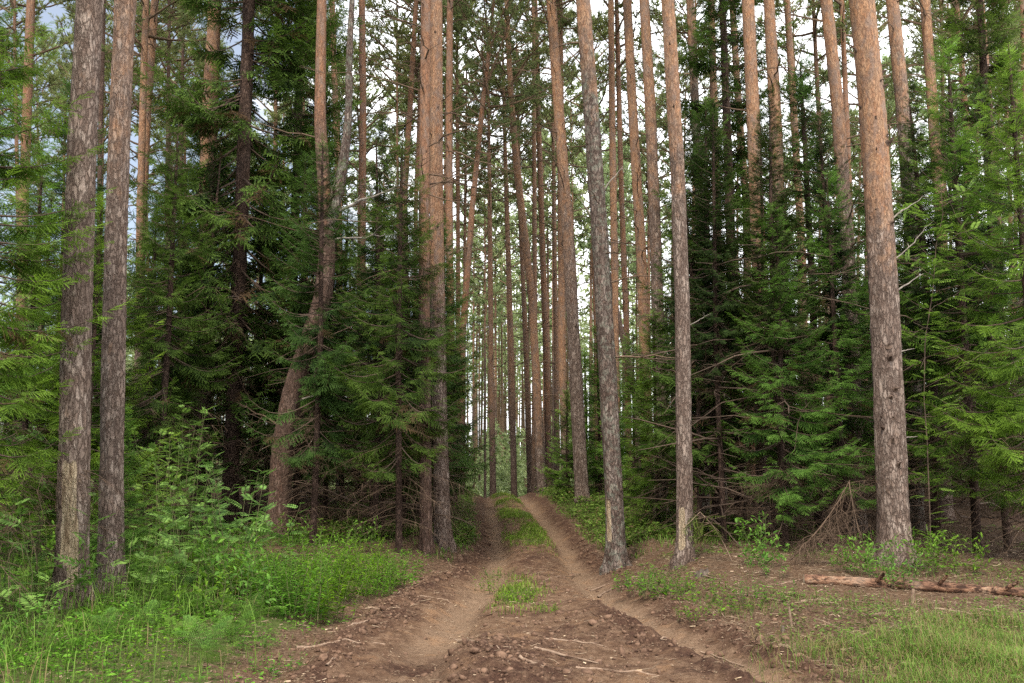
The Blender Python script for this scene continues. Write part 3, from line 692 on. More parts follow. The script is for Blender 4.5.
pine('thin brown pine between the slender crest pine and the curved orange pine', 33, [(530, 484), (526, 350), (520, 210), (518, 120)], 5.5, mat='far_bark', oy=430, twigs=20, crown='mid', csc=.8, H=18)
pine('curved orange pine that bends left as it rises above the crest', 28, [(541, 480), (537, 390), (532, 300), (525, 240), (517, 170), (511, 100), (508, 40)], 8.5, mat='pine_bark', oy=430, twigs=26, crown='mid', H=19, csc=.9)
pine('slender orange pine touching the curved pine on its left side', 31, [(534, 480), (535, 300), (534, 120)], 5, mat='far_bark', oy=450, twigs=20, crown='mid')
pine('orange pine immediately right of the curved pine', 32, [(549, 478), (546, 350), (541, 200), (538, 100)], 6.5, mat='red_bark', oy=430, twigs=24, crown='mid')
pine('tall straight pine on the green bank right of the crest, orange above, grey below', 22.5, [(583, 512), (577, 400), (569, 250), (560, 130), (551, 0)], 13, oy=230, twigs=34, tw_rng=(7, 14), stubs=5, crown='mid', ow=3)
pine('orange-brown trunk close behind the tall straight pine on the green bank', 27, [(566, 495), (562, 350), (561, 180)], 8, mat='pine_bark', oy=420, twigs=18, crown='mid')
pine('dim thin trunk just left of the tall straight pine', 36, [(557, 490), (556, 350), (554, 200)], 5, mat='far_bark', oy=420, twigs=14)
pine('dark red thin trunk between the tall straight pine and the dark lichened pine', 26, [(599, 510), (597, 350), (593, 200), (589, 130)], 6, mat='red_bark', oy=450, twigs=22, crown='mid')
T, I = pine('dark lichened pine with a flared foot, nearest trunk on the right bank of the track', 13.3, [(616, 556), (613, 480), (608, 380), (600, 240), (592, 120), (583, 0)], 17, oy=70, mat='lichen_bark', stubs=22, twigs=6, tw_rng=(3, 8), crown=None, ow=1.4, scar=[(-2.35, .38, .35, 1.0, .06)], flare=.55)
dead_branch(T, I, 5.6, 1, .5, .9, .014, 1, 9); dead_branch(T, I, 5.2, -1, .4, 1.0, .014, 0, 10)
pine('smooth yellowish pine just right of the dark lichened pine', 24, [(617, 500), (615, 300), (612, 120), (611, 0)], 7.5, oy=700, twigs=5, crown='mid')
pine('thin red-brown pine with bristling dead twigs right of the yellowish pine', 26, [(630, 500), (627, 350), (621, 180), (618, 60)], 6, oy=500, mat='red_bark', twigs=30, tw_rng=(4, 14), crown='mid')
pine('short leaning trunk slanting left behind the mauve pine', 24, [(637, 405), (628, 360), (620, 325), (612, 290)], 7, mat='far_bark', H=7.5, crown=None, name='leaning_trunk', flare=.1, twigs=4, tw_rng=(2, 5))
pine('vivid orange pine left of the grey-orange one, right of the bristling thin pine', 21, [(648, 520), (646, 400), (641, 250), (633, 120), (627, 0)], 11, oy=500, twigs=22, tw_rng=(5, 13), stubs=5, crown='mid')
pine('orange pine turning mauve-grey below, immediately left of the bright near trunk', 19, [(662, 540), (660, 400), (656, 250), (650, 100), (644, 0)], 12.5, oy=180, ow=4, stubs=8, crown='mid')
T, I = pine('smooth pine with bare pale patch at its foot, orange above and mauve-grey below', 11.9, [(685, 562), (684, 450), (682, 300), (678, 180), (668, 0)], 15, oy=150, ow=1.6, stubs=20, crown=None, scar=[(-2.1, .5, .15, .75, .05)], flare=.55)
dead_branch(T, I, 3.1, 1, .35, .5, .007, 1, 12)
for args in [
 ('grey-brown pine behind spruce twigs, first trunk right of the bright near pine', 20, [(704, 520), (700, 200), (690, 0)], 10, 'lichen_bark', 60),
 ('pinkish pine behind spruce boughs, second trunk right of the bright near pine', 22, [(722, 520), (718, 250), (711, 0)], 9, 'pine_bark', 260),
 ('thin yellow pine leaning right beside the stout orange one', 21, [(752, 520), (746, 200), (737, 80), (732, 0)], 8, 'pine_bark', 500),
 ('stout orange pine half hidden by dark spruce boughs, right of the mauve trunk', 16.5, [(766, 540), (760, 300), (754, 130), (748, 0)], 14, 'pine_bark', 420),
 ('orange-pink pine with dark knots, right of the stout orange pine', 17, [(787, 540), (781, 260), (776, 130), (769, 0)], 13, 'pine_bark', 200),
 ('slender orange-brown pine leaning left between two thicker pines on the right', 23, [(808, 520), (802, 250), (794, 120), (787, 0)], 8, 'pine_bark', 400),
 ('pale pink pine with smooth stem, left neighbour of the biggest trunk', 16, [(860, 545), (853, 370), (846, 220), (837, 100), (826, 0)], 13.5, 'pine_bark', 160),
 ('thin dark trunk just behind the pale pink pine', 24, [(857, 520), (852, 250), (845, 80)], 6, 'red_bark', 450),
 ('dark-kneed pine right of the biggest trunk, pink above a dark collar', 16, [(916, 545), (911, 220), (902, 100), (892, 0)], 15, 'lichen_bark', 105),
 ('orange pine right of the dark-kneed one, rising out of spruce tops', 18, [(946, 540), (941, 220), (934, 130), (925, 0)], 12, 'pine_bark', 330),
 ('thin red pine right of the orange one, seen above the spruces', 24, [(972, 520), (966, 120), (956, 0)], 7, 'red_bark', 500),
 ('slim red-orange pine with upswept twigs near the right edge', 20, [(1006, 530), (997, 220), (988, 100), (980, 0)], 8.5, 'red_bark', 600),
 ('slim pale pine near the right edge, left of the last trunk', 30, [(1016, 510), (1010, 200), (1002, 0)], 5, 'far_bark', 500),
 ('slender red trunk at the very right edge of the wood', 26, [(1030, 520), (1027, 200), (1022, 0)], 6, 'red_bark', 500),
 ('thin trunk with dead twigs low behind spruces, left of the pale pink pine', 27, [(833, 510), (826, 260), (816, 60)], 6, 'far_bark', 400),
]:
    pine(args[0], args[1], args[2], args[3], mat=args[4], oy=args[5], stubs=10 if args[1] < 18 else 4, twigs=10 if args[1] < 18 else 20, tw_rng=(4, 13), crown='mid' if args[1] > 18 else None, ow=2)
T, I = pine('biggest pine trunk on the right, orange above and grey plated below, by the fallen log', 11.4, [(895, 560), (889, 400), (881, 250), (873, 110), (862, 0)], 27.5, oy=235, ow=1.2, stubs=44, crown=None, flare=.6)
dead_branch(T, I, at(890, 220, 11.4)[2] - I[0][0] * 0 - T.location[2] - .0, 1, .55, .6, .012, 0, 21)
dead_branch(T, I, at(890, 292, 11.4)[2] - T.location[2], 1, .45, .55, .014, 0, 22)
dead_branch(T, I, at(890, 262, 11.4)[2] - T.location[2], 1, .75, .75, .01, 1, 25)
dead_branch(T, I, at(890, 352, 11.4)[2] - T.location[2], 1, .22, .2, .012, 0, 23)
dead_branch(T, I, at(890, 438, 11.4)[2] - T.location[2], 1, .2, .1, .01, 0, 24)

# --- distant pines: counted individuals in the bright gap and behind both wings
rsP = R0(9)
def far_pines(n, x0, x1, y0, y1, label, group):
    k = 0; tries = 0
    while k < n and tries < 2000:
        tries += 1
        px = rsP.uniform(x0, x1); Y = rsP.uniform(y0, y1)
        if any(abs(px - a) < 3.5 for a, b in used): continue
        used.append((px, Y)); k += 1
        lean = rsP.uniform(-10, 8)
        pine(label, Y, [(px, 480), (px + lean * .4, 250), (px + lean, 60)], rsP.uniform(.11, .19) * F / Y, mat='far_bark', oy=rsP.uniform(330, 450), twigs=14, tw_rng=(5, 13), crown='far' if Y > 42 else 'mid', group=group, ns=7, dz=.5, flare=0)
used = []
far_pines(14, 552, 660, 38, 60, 'thin distant pine behind the spruces on the right bank of the track', 'distant pines behind the right bank')
far_pines(8, 470, 552, 46, 64, 'slender distant pine on the slope behind the crest of the track', 'distant pines behind the crest')
far_pines(26, 150, 470, 30, 52, 'slender pine deep in the wood behind the dark spruces left of the track', 'pines behind the dark spruces')
far_pines(10, -30, 150, 26, 45, 'dim pine deep in the wood behind the two big trunks at far left', 'pines behind the two big trunks')
far_pines(24, 665, 1050, 27, 50, 'slender pine deep in the wood behind the green spruces right of the track', 'pines behind the green spruces')

# far-off wood: one mass
def distant_woods():
    g = G(); rs = R0(31); tv, tf, tt = tuft(2)
    P = []; Rr = []; tp = []; td = []; ts = []
    tq = np.linspace(0, 1, 4)
    for i in range(520):
        Y = rs.uniform(62, 120); x = rs.uniform(-.72, .72) * Y; H = rs.uniform(15, 21)
        z0 = np.interp(Y, _MY, _MZ)
        P.append(np.array([x, Y, z0]) + np.outer(tq, [rs.uniform(-.5, .5), 0, H])); Rr.append(.11 * (1 - .6 * tq))
        n = 70; h = rs.beta(1.6, 1.1, n); hh = H * (.42 + .6 * h); rad = 2.3 * np.sqrt(rs.rand(n)) * np.sin(PI * np.clip(h * .85 + .12, 0, 1)); a = rs.rand(n) * 6.28
        tp.append(np.stack([x + rad * np.cos(a), Y + rad * np.sin(a), z0 + hh], -1))
    for i in range(700):   # low young growth
        Y = rs.uniform(50, 110); x = rs.uniform(-.7, .7) * Y; n = 60; h = rs.rand(n) ** 1.3; Hh = rs.uniform(2, 6) ; a = rs.rand(n) * 6.28; rad = (1 - h) * 1.5 * np.sqrt(rs.rand(n)); z0 = np.interp(Y, _MY, _MZ)
        tp.append(np.stack([x + rad * np.cos(a), Y + rad * np.sin(a), z0 + h * Hh], -1))
    tp = np.concatenate(tp); n = len(tp)
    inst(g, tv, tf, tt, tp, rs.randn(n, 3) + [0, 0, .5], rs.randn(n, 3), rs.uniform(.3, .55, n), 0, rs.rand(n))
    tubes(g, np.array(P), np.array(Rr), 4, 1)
    o = link('distant_woods', g.mesh('distant_woods', [M['hazed_pine'], M['limb']]))
    tag(o, 'far-off wood, its green paled as haze, closing the view behind the trunks', 'woods', kind='stuff')
distant_woods()

# ------------------------------------------------------------------ spruces
S = spruce
S('TALL', 236, 17.5, 'tallest dark spruce left of the crooked pine, reaching above the picture', 1.12, var=0)
S('TALL', 205, 21.5, 'dark spruce standing behind and left of the tallest one', .66, var=1)
S('TALL', 290, 19.5, 'tall dark spruce between the tallest spruce and the crooked pine', .86, var=1)
S('MID', 258, 18.2, 'dark spruce at the foot of the tallest spruce, right side', .75, var=1)
S('MID', 165, 18.5, 'dark spruce between the second big trunk and the tallest spruce', .8, var=0)
S('MID', 420, 19.5, 'dark spruce deep behind the feet of the twin pines', .72, var=0)
S('MID', 300, 17.5, 'dark medium spruce right behind the crooked pine', .80, var=0)
S('MID', 375, 18, 'dark medium spruce between the crooked pine and the twin pines', .72, var=1)
S('MID', 405, 16.3, 'dark spruce touching the twin pines from the left', .66, var=0)
S('MID', 437, 17.2, 'dark spruce whose boughs cover the lower part of the twin pines', .66, var=1)
S('MID', 440, 20, 'spruce at the left edge of the track just before the crest', .55, var=0)
S('MID', 345, 22, 'spruce farther back behind the slender orange pine', .8, var=1)
S('TALL', 392, 24, 'tall slim spruce deep in the gap left of the twin pines', .42, var=0)
S('NEAR', -30, 7.7, 'pale green spruce at the left edge, its boughs reaching in front of the wood', .70, var=0)
S('NEAR', -60, 11, 'tall pale spruce just outside the left edge with its upper boughs showing', .9, var=1)
S('NEAR', 30, 13.5, 'light green spruce behind the scarred pine, left of it', .62, var=1)
S('YOUNG', 92, 13, 'bright green spruce filling the gap behind the two big trunks', .9, var=0)
S('MID', 150, 15.5, 'green spruce right of the second big trunk', .62, var=1)
S('MID', 60, 17, 'dark green spruce between the farthest left pine and the scarred trunk', .95, var=0)
S('SKIRT', 318, 13.9, 'green-tipped spruce whose boughs cross in front of the bend of the crooked pine', .66, var=0)
S('SKIRT', 402, 13.6, 'spruce with drooping boughs just in front of the twin pines, left of them', .66, var=1)
S('SKIRT', 428, 15.4, 'spruce with drooping boughs right of the twin pines, edge of the left wood', .62, var=0)
S('SKIRT', 165, 14.2, 'spruce with drooping boughs right of the second big trunk', .70, var=0)
S('YOUNG', 128, 9.9, 'small bright spruce sapling with soft boughs right beside the second big trunk', .34, var=0)
# right wing
S('TALL', 735, 18.5, 'tall dark spruce climbing among the orange pines right of the mauve trunk', .84, var=0)
S('MID', 712, 15.5, 'dark spruce immediately right of the bright near pine', .85, var=0)
S('NEAR', 778, 13.6, 'bright layered spruce with spreading boughs left of the biggest trunk', .55, var=0)
S('NEAR', 838, 14.2, 'layered green spruce just left of the biggest trunk, behind the dead branch', .62, var=1)
S('MID', 812, 17, 'dark spruce behind the two layered green spruces', 1.0, var=1)
S('YOUNG', 655, 17.2, 'light green young spruce between the lichened pine and the bright near pine', .72, var=0)
S('YOUNG', 632, 20.5, 'young spruce behind the lichened pine', .72, var=1)
S('YOUNG', 566, 24, 'young spruce on the bank right of the crest', .5, var=0)
S('YOUNG', 598, 24.5, 'young spruce right of the tall straight pine on the bank', .82, var=1)
S('YOUNG', 585, 27, 'young spruce at the far end of the right bank', .75, var=1)
S('YOUNG', 612, 30, 'young spruce deep behind the right bank', .9, var=0)
S('NEAR', 965, 13.2, 'tall green spruce with drooping boughs right of the biggest trunk', .80, var=1)
S('NEAR', 1030, 12.0, 'green spruce at the right edge with long layered boughs', .74, var=0)
S('MID', 925, 15.5, 'dark green spruce directly behind the biggest trunk', .78, var=1)
S('TALL', 1000, 18, 'tall spruce behind the slim red-orange pine near the right edge', .78, var=1)
S('MID', 885, 18.5, 'spruce in the dark behind the biggest trunk', .9, var=0)
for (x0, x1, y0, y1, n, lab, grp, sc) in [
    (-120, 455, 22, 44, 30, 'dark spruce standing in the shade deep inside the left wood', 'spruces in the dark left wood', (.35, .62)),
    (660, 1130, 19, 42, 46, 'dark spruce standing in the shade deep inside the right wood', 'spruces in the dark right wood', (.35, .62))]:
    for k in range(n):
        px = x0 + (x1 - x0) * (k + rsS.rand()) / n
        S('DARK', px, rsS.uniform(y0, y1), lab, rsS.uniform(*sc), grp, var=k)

# bare lower trunks seen in the dark under the right spruces
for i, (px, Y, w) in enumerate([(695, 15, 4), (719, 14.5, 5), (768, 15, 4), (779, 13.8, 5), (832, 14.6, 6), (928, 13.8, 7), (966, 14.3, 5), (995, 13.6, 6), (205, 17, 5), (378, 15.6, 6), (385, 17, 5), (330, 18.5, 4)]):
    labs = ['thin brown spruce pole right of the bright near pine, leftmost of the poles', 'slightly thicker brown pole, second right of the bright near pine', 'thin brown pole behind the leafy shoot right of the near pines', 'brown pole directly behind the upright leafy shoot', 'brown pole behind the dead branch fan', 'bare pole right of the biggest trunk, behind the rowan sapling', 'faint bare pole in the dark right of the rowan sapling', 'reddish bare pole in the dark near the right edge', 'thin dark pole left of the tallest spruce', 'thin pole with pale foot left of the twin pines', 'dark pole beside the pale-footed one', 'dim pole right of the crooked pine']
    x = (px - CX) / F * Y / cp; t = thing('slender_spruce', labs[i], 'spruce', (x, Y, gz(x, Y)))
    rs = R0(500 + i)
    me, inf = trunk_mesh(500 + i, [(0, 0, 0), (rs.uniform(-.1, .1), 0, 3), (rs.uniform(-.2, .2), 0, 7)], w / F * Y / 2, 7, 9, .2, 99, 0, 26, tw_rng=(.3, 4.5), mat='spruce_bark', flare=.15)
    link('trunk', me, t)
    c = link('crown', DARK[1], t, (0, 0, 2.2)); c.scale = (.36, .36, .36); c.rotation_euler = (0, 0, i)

# ------------------------------------------------------------------ leaf plants
def leaf_t():
    V = np.array([[0, 0, 0], [.35, .2, .05], [.35, -.2, .05], [.7, .15, .02], [.7, -.15, .02], [1, 0, -.1], [.35, 0, 0], [.7, 0, -.03]], float)
    Fq = np.array([[0, 6, 1], [0, 2, 6], [1, 6, 7], [1, 7, 3], [6, 2, 4], [6, 4, 7], [3, 7, 5], [7, 4, 5]])
    return V, Fq, np.clip(V[:, 0], 0, 1)
LEAF = leaf_t()
LANCE = (LEAF[0] * [1, .5, 1], LEAF[1], LEAF[2])
def pinnate(n=6, w=.42, lf=LEAF):
    V = []; Fc = []; T = []
    for i in range(n + 1):
        s = .15 + .85 * i / n; l = w * (1 - .35 * abs(i / n - .4))
        for sg in ((-1, 1) if i < n else (0,)):
            a = sg * math.radians(62); M_ = np.array([[math.cos(a), math.sin(a), 0], [-math.sin(a), math.cos(a), 0], [0, 0, 1]])
            v = (lf[0] * l * np.array([1, .75, 1])) @ M_ + [s, 0, -.18 * s * s]
            Fc.append(lf[1] + len(V) * 8); V.append(v); T.append(lf[2])
    return np.concatenate(V), np.concatenate(Fc), np.concatenate(T)
PINN = pinnate()
def fern_t():
    V = []; Fc = []; T = []
    for i in range(13):
        s = .12 + .88 * i / 13; l = .24 * math.sin(PI * min(1, .2 + s * .8)) + .03; zc = .30 * s - .55 * s * s
        for sg in (-1, 1):
            for j in range(7):
                q = j / 7; ll = .045 * (1 - q * .7)
                c = np.array([s + q * l * .25, sg * q * l, zc - q * l * .2])
                for s2 in (-1, 1):
                    k = len(V); V += [c, c + [.012, sg * .014, 0], c + np.array([s2 * ll, sg * ll * .5, 0])]; Fc.append([k, k + 1, k + 2]); T += [q] * 3
    return np.array(V), np.array(Fc), np.array(T, float)
FERN = fern_t()

def plant(seed, kind, h, n, spread):
    """n stems of height h"""
    rs = R0(seed); g = G(); P = []; Rr = []; K = 6; tq = np.linspace(0, 1, K)
    lp = []; lx = []; lz = []; ls = []
    if kind == 'fern':
        for i in range(n):
            a = i * 2.4 + rs.uniform(-.3, .3); lp.append([0, 0, 0]); lx.append([math.cos(a), math.sin(a), rs.uniform(.45, 1.3)]); lz.append([0, 0, 1]); ls.append(h * rs.uniform(.75, 1.1))
        t = FERN; mat = 'fern'
    else:
        t, mat, gap, sz = {'herb': (LANCE, 'herb', .028, .10), 'rowan': (PINN, 'rowan', .085, .23), 'shrub': (LEAF, 'leaf', .045, .075), 'bilberry': (LEAF, 'herb', .03, .055)}[kind]
        for i in range(n):
            a = rs.rand() * 6.28; r_ = spread * math.sqrt(rs.rand()); H = h * rs.uniform(.55, 1.08); ln = rs.uniform(.05, .4)
            b = np.array([r_ * math.cos(a), r_ * math.sin(a), -.02]); a2 = a + rs.uniform(-.8, .8)
            p = b + np.outer(tq, [0, 0, H]) + np.outer(tq ** 1.6, [math.cos(a2), math.sin(a2), 0]) * H * ln + rs.randn(K, 3) * .008
            P.append(p); Rr.append((.0022 + .0035 * H) * (1 - .7 * tq))
            nl = max(3, int(H / gap))
            for j in range(nl):
                t0 = (.12 if kind == 'herb' else .22) + (1 - .12) * j / nl; t0 = min(t0, 1)
                q = np.array([np.interp(t0, tq, p[:, c]) for c in range(3)]); aa = j * 2.4 + rs.uniform(-.5, .5)
                for rep in range(2 if kind == 'herb' else 1):
                    an = aa + rep * PI
                    lx_ = np.array([math.cos(an), math.sin(an), rs.uniform(-.2, .6) + t0 * .35])
                    off = 0
                    if kind in ('shrub',) and rs.rand() < .6:
                        l2 = rs.uniform(.05, .22) * min(1, H)
                        P.append(q + np.outer(tq, lx_) * l2); Rr.append(.002 * np.ones(K))
                        for u in range(3):
                            q2 = q + lx_ * l2 * (u + 1) / 3; lp.append(q2); lx.append(norm(lx_ + rs.randn(3) * .7)); lz.append(np.array([0, 0, 1]) + rs.randn(3) * .3); ls.append(sz * rs.uniform(.6, 1.15))
                    lp.append(q); lx.append(lx_); lz.append(np.array([0, 0, 1]) + rs.randn(3) * .25); ls.append(sz * rs.uniform(.6, 1.15) * (1.1 - .55 * t0))
        tubes(g, np.array(P), np.array(Rr), 4, 1)
    inst(g, t[0], t[1], t[2], np.array(lp, float), np.array(lx, float), np.array(lz, float), np.array(ls, float), 0, rs.rand(len(lp)))
    return g.mesh('foliage', [M[mat], M['stem']])
PL = {'herb': [plant(1, 'herb', .62, 26, .26), plant(2, 'herb', .5, 20, .3)], 'rowan': [plant(3, 'rowan', 1.0, 7, .22), plant(4, 'rowan', .7, 6, .25), plant(14, 'rowan', 1.75, 8, .35), plant(15, 'rowan', 1.3, 9, .4)],
      'shrub': [plant(5, 'shrub', .7, 9, .2), plant(6, 'shrub', .5, 9, .28)], 'bilberry': [plant(7, 'bilberry', .2, 40, .3), plant(8, 'bilberry', .17, 34, .28)],
      'fern': [plant(9, 'fern', .5, 9, 0), plant(10, 'fern', .45, 7, 0)]}
NAMES = {'herb': ('leafy_herb', 'plant'), 'rowan': ('rowan_seedling', 'shrub'), 'shrub': ('leafy_shrub', 'shrub'), 'bilberry': ('bilberry_bush', 'plant'), 'fern': ('fern', 'fern')}
def put(kind, px, py, sc, label, var=0, group=None, Y=None):
    if Y is None: x, Y, z = ground_at(px, py)
    else: x = (px - CX) / F * Y / cp; z = gz(x, Y)
    o = link(NAMES[kind][0], PL[kind][var % len(PL[kind])], None, (x, Y, z)); o.rotation_euler = (0, 0, rsS.rand() * 6.28); o.scale = (sc, sc, sc * rsS.uniform(.9, 1.1))
    return tag(o, label, NAMES[kind][1], group)
# left verge
put('herb', 292, 622, 1.0, 'tall bright green herb clump, front left half of the big clump beside the track')
put('herb', 325, 618, .95, 'tall bright green herb clump, front right half of the big clump beside the track', 1)
put('herb', 280, 606, 1.05, 'tall green herb clump behind the front clump, beside dark bramble leaves', 1)
put('herb', 312, 598, 1.15, 'tall green herb clump at the back of the big clump', 0)
put('herb', 345, 600, .75, 'green herb clump at the right end of the big clump', 1)
put('herb', 375, 598, .7, 'green herb clump nearest the left edge of the bare track')
put('herb', 392, 590, .85, 'small herb clump at the foot of the bank left of the track', 1)
put('herb', 360, 582, .9, 'taller herb clump under the dead stick left of the track')
for i, (px, py, sc, lab) in enumerate([
    (150, 562, 1.0, 'tall rowan seedling with grey-green leaves just right of the second big trunk'),
    (182, 568, 1.0, 'rowan seedling with pale leaf tips in front of the dark wood'),
    (132, 590, 1.0, 'rowan seedling close to the foot of the second big trunk'),
    (215, 580, 1.1, 'rowan seedling with layered leaves left of the tall spruce foot'),
    (240, 585, 1.0, 'rowan seedling in front of the tallest spruce'),
    (262, 572, .9, 'low rowan seedling before the crooked pine'),
    (195, 600, .95, 'rowan seedling in the middle of the left thicket'),
    (20, 620, 1.1, 'grey-green seedling at the left edge behind the tall grass'),
    (8, 640, .9, 'blue-green leafy seedling in the bottom left corner'),
    (172, 552, 1.1, 'tallest rowan seedling with a single shoot rising before the dark spruces')]):
    put('rowan', px, py, sc, lab, [2, 3, 1, 0, 3, 1, 0, 3, 1, 2][i])
for i, (px, py, sc, lab) in enumerate([
    (228, 600, 1.1, 'dark leafy bramble bush left of the bright herb clump'),
    (205, 620, .9, 'low bramble bush in front of the left thicket'),
    (250, 612, .9, 'bramble bush pressed against the bright herb clump'),
    (262, 545, .85, 'small leafy bush at the foot of the tallest spruce'),
    (300, 560, .8, 'small leafy bush at the foot of the crooked pine'),
    (40, 580, 1.2, 'leafy bush left of the scarred pine'),
    (10, 560, 1.4, 'tall leafy bush at the left edge'),
    (330, 565, .8, 'upright leafy bush right of the crooked pine foot'),
    (365, 555, .8, 'small leafy bush in front of the dark spruces')]):
    put('shrub', px, py, sc, lab, i)
for i, (px, py, sc, lab) in enumerate([
    (205, 655, .75, 'pale green fern nearest the front in the left verge'), (180, 640, .65, 'pale fern left of the front fern'),
    (235, 640, .6, 'small pale fern right of the front fern'), (165, 610, .7, 'fern at the edge of the left thicket'),
    (150, 630, .6, 'fern halfway between the scarred pine and the front fern'), (215, 668, .5, 'low fern at the very edge of the mossy verge')]):
    put('fern', px, py, sc, lab, i)
for i, (kind, px, py, sc, lab) in enumerate([
    ('shrub', 60, 612, .9, 'leafy bush in the grass left of the foot of the scarred pine'), ('fern', 108, 640, .8, 'fern right of the foot of the scarred pine'),
    ('rowan', 130, 615, .8, 'low rowan seedling between the two big trunk feet'), ('shrub', 30, 655, .8, 'leafy plant in the tall grass of the bottom left corner'),
    ('fern', 250, 625, .7, 'pale fern pressed against the front herb clump'), ('herb', 155, 596, .8, 'herb clump under the tall rowan seedlings'),
    ('herb', 235, 596, .8, 'herb clump left of the dark bramble bush'), ('shrub', 185, 590, 1.0, 'leafy bush under the tallest rowan seedling'),
    ('fern', 190, 618, .9, 'broad fern in the middle of the left verge'), ('herb', 262, 596, .9, 'herb clump between bramble bush and big clump'),
    ('bilberry', 130, 668, .9, 'low bright leafy tuft at the bottom edge left of the ferns'), ('bilberry', 270, 672, .8, 'low leafy tuft at the lower left edge of the bare earth'), ('bilberry', 250, 652, .7, 'small leafy tuft in the moss right of the ferns'),
    ('shrub', 90, 585, 1.0, 'leafy bush growing between the two big trunks'), ('rowan', 60, 560, 1.0, 'rowan seedling left of the scarred pine, behind the grass')]):
    put(kind, px, py, sc, lab, i % 2)
# right side
for i, (px, py, sc, lab) in enumerate([
    (765, 568, 1.0, 'upright leafy shoot right of the bright near pine'), (772, 578, .8, 'leafy shoot at the foot of the upright one'),
    (868, 578, .8, 'leafy bush left of the foot of the biggest trunk'), (850, 574, .7, 'small leafy bush beside the dead branch fan'),
    (920, 576, .8, 'leafy bush behind the log right of the biggest trunk'), (945, 574, .9, 'leafy bush below the rowan sapling'),
    (968, 576, .8, 'leafy bush farthest right behind the log'), (900, 590, .7, 'leafy bush growing in front of the log'), (880, 588, .75, 'leafy bush leaning over the log')]):
    put('shrub', px, py, sc, lab, i)
for i, (px, py, sc, lab) in enumerate([
    (650, 590, .9, 'bright low bilberry bush left one on the right bank'), (668, 596, .9, 'bright low bilberry bush at the centre of the right bank'), (690, 598, .9, 'bilberry bush below the bright near pine'),
    (708, 602, .8, 'bilberry bush right of the bright near pine'), (640, 584, .7, 'small bilberry bush at the top of the bare bank'), (735, 612, .7, 'bilberry bush on the flat verge beside the bare track'),
    (765, 602, .7, 'bilberry bush in front of the upright leafy shoot'), (700, 618, .6, 'lowest bilberry bush beside the right wheel track'),
    (500, 590, 1.0, 'bright green tuft between the wheel tracks, left half'), (512, 600, .9, 'bright green tuft between the wheel tracks, right half'), (498, 580, .8, 'green tuft behind the bright tuft between the tracks'), (545, 612, .5, 'small sparse tuft beside the right wheel track')]):
    put('bilberry', px, py, sc * (1.45 if px > 600 else 1.1), lab, i)

# slim rowan sapling right of the biggest trunk
def sapling():
    Y = 11.9; b = np.array([(932 - CX) / F * Y / cp, Y, 0.]); b[2] = gz(b[0], Y)
    t = thing('rowan_sapling', 'slim rowan sapling with a pale bent stem right of the biggest trunk', 'sapling', b)
    cps = [at(*q, Y) - b for q in [(932, 575), (930, 520), (927, 440), (924, 400), (925, 340), (933, 290), (936, 245), (943, 215), (940, 180)]]; cps[0][2] = 0
    k = 50; tq = np.linspace(0, 8, k); P = np.stack([np.interp(tq, np.arange(9), np.array(cps)[:, j]) for j in range(3)], -1)
    g = G(); tubes(g, P[None], (.010 * (1 - .7 * tq / 8))[None], 8, 0)
    rs = R0(4); tt = np.linspace(0, 1, 7)
    lp = []; lx = []; ls = []
    for (s, ang, L) in [(2.6, 1, .9), (3.2, 1, 1.2), (4.0, -1, .5), (4.6, 1, .6), (5.3, -1, .7), (6, 1, .6), (6.6, -1, .6), (7.2, 1, .5)]:
        p = np.array([np.interp(s, tq, P[:, j]) for j in range(3)]); d = norm(np.array([ang, rs.uniform(-.5, .3), rs.uniform(.1, .7)]))
        q = p + np.outer(tt, d) * L + rs.randn(7, 3) * .01; tubes(g, q[None], (.0045 * (1 - .7 * tt))[None], 5, 0)
        for m_ in range(5):
            lp.append(q[6 - m_]); lx.append(norm(d + rs.randn(3) * .5)); ls.append(rs.uniform(.16, .26))
    for s in np.linspace(.2, 7.6, 95):
        p = np.array([np.interp(s, tq, P[:, j]) for j in range(3)]); a = rs.rand() * 6.28; e = rs.uniform(0, .26) * (1 if s < 3.2 else .4)
        lp.append(p + [math.cos(a) * e, -abs(math.sin(a)) * e * .5, 0]); lx.append([math.cos(a), -abs(math.sin(a)) * .8, rs.uniform(-.2, .5)]); ls.append(rs.uniform(.13, .24))
    link('stem', g.mesh('stem', [M['twig']], True), t)
    g = G(); n = len(lp); inst(g, *PINN, np.array(lp), np.array(lx), np.array([0, 0, 1.]) + rs.randn(n, 3) * .25, np.array(ls), 0, rs.rand(n))
    link('foliage', g.mesh('foliage', [M['rowan'], M['stem']]), t)
sapling()

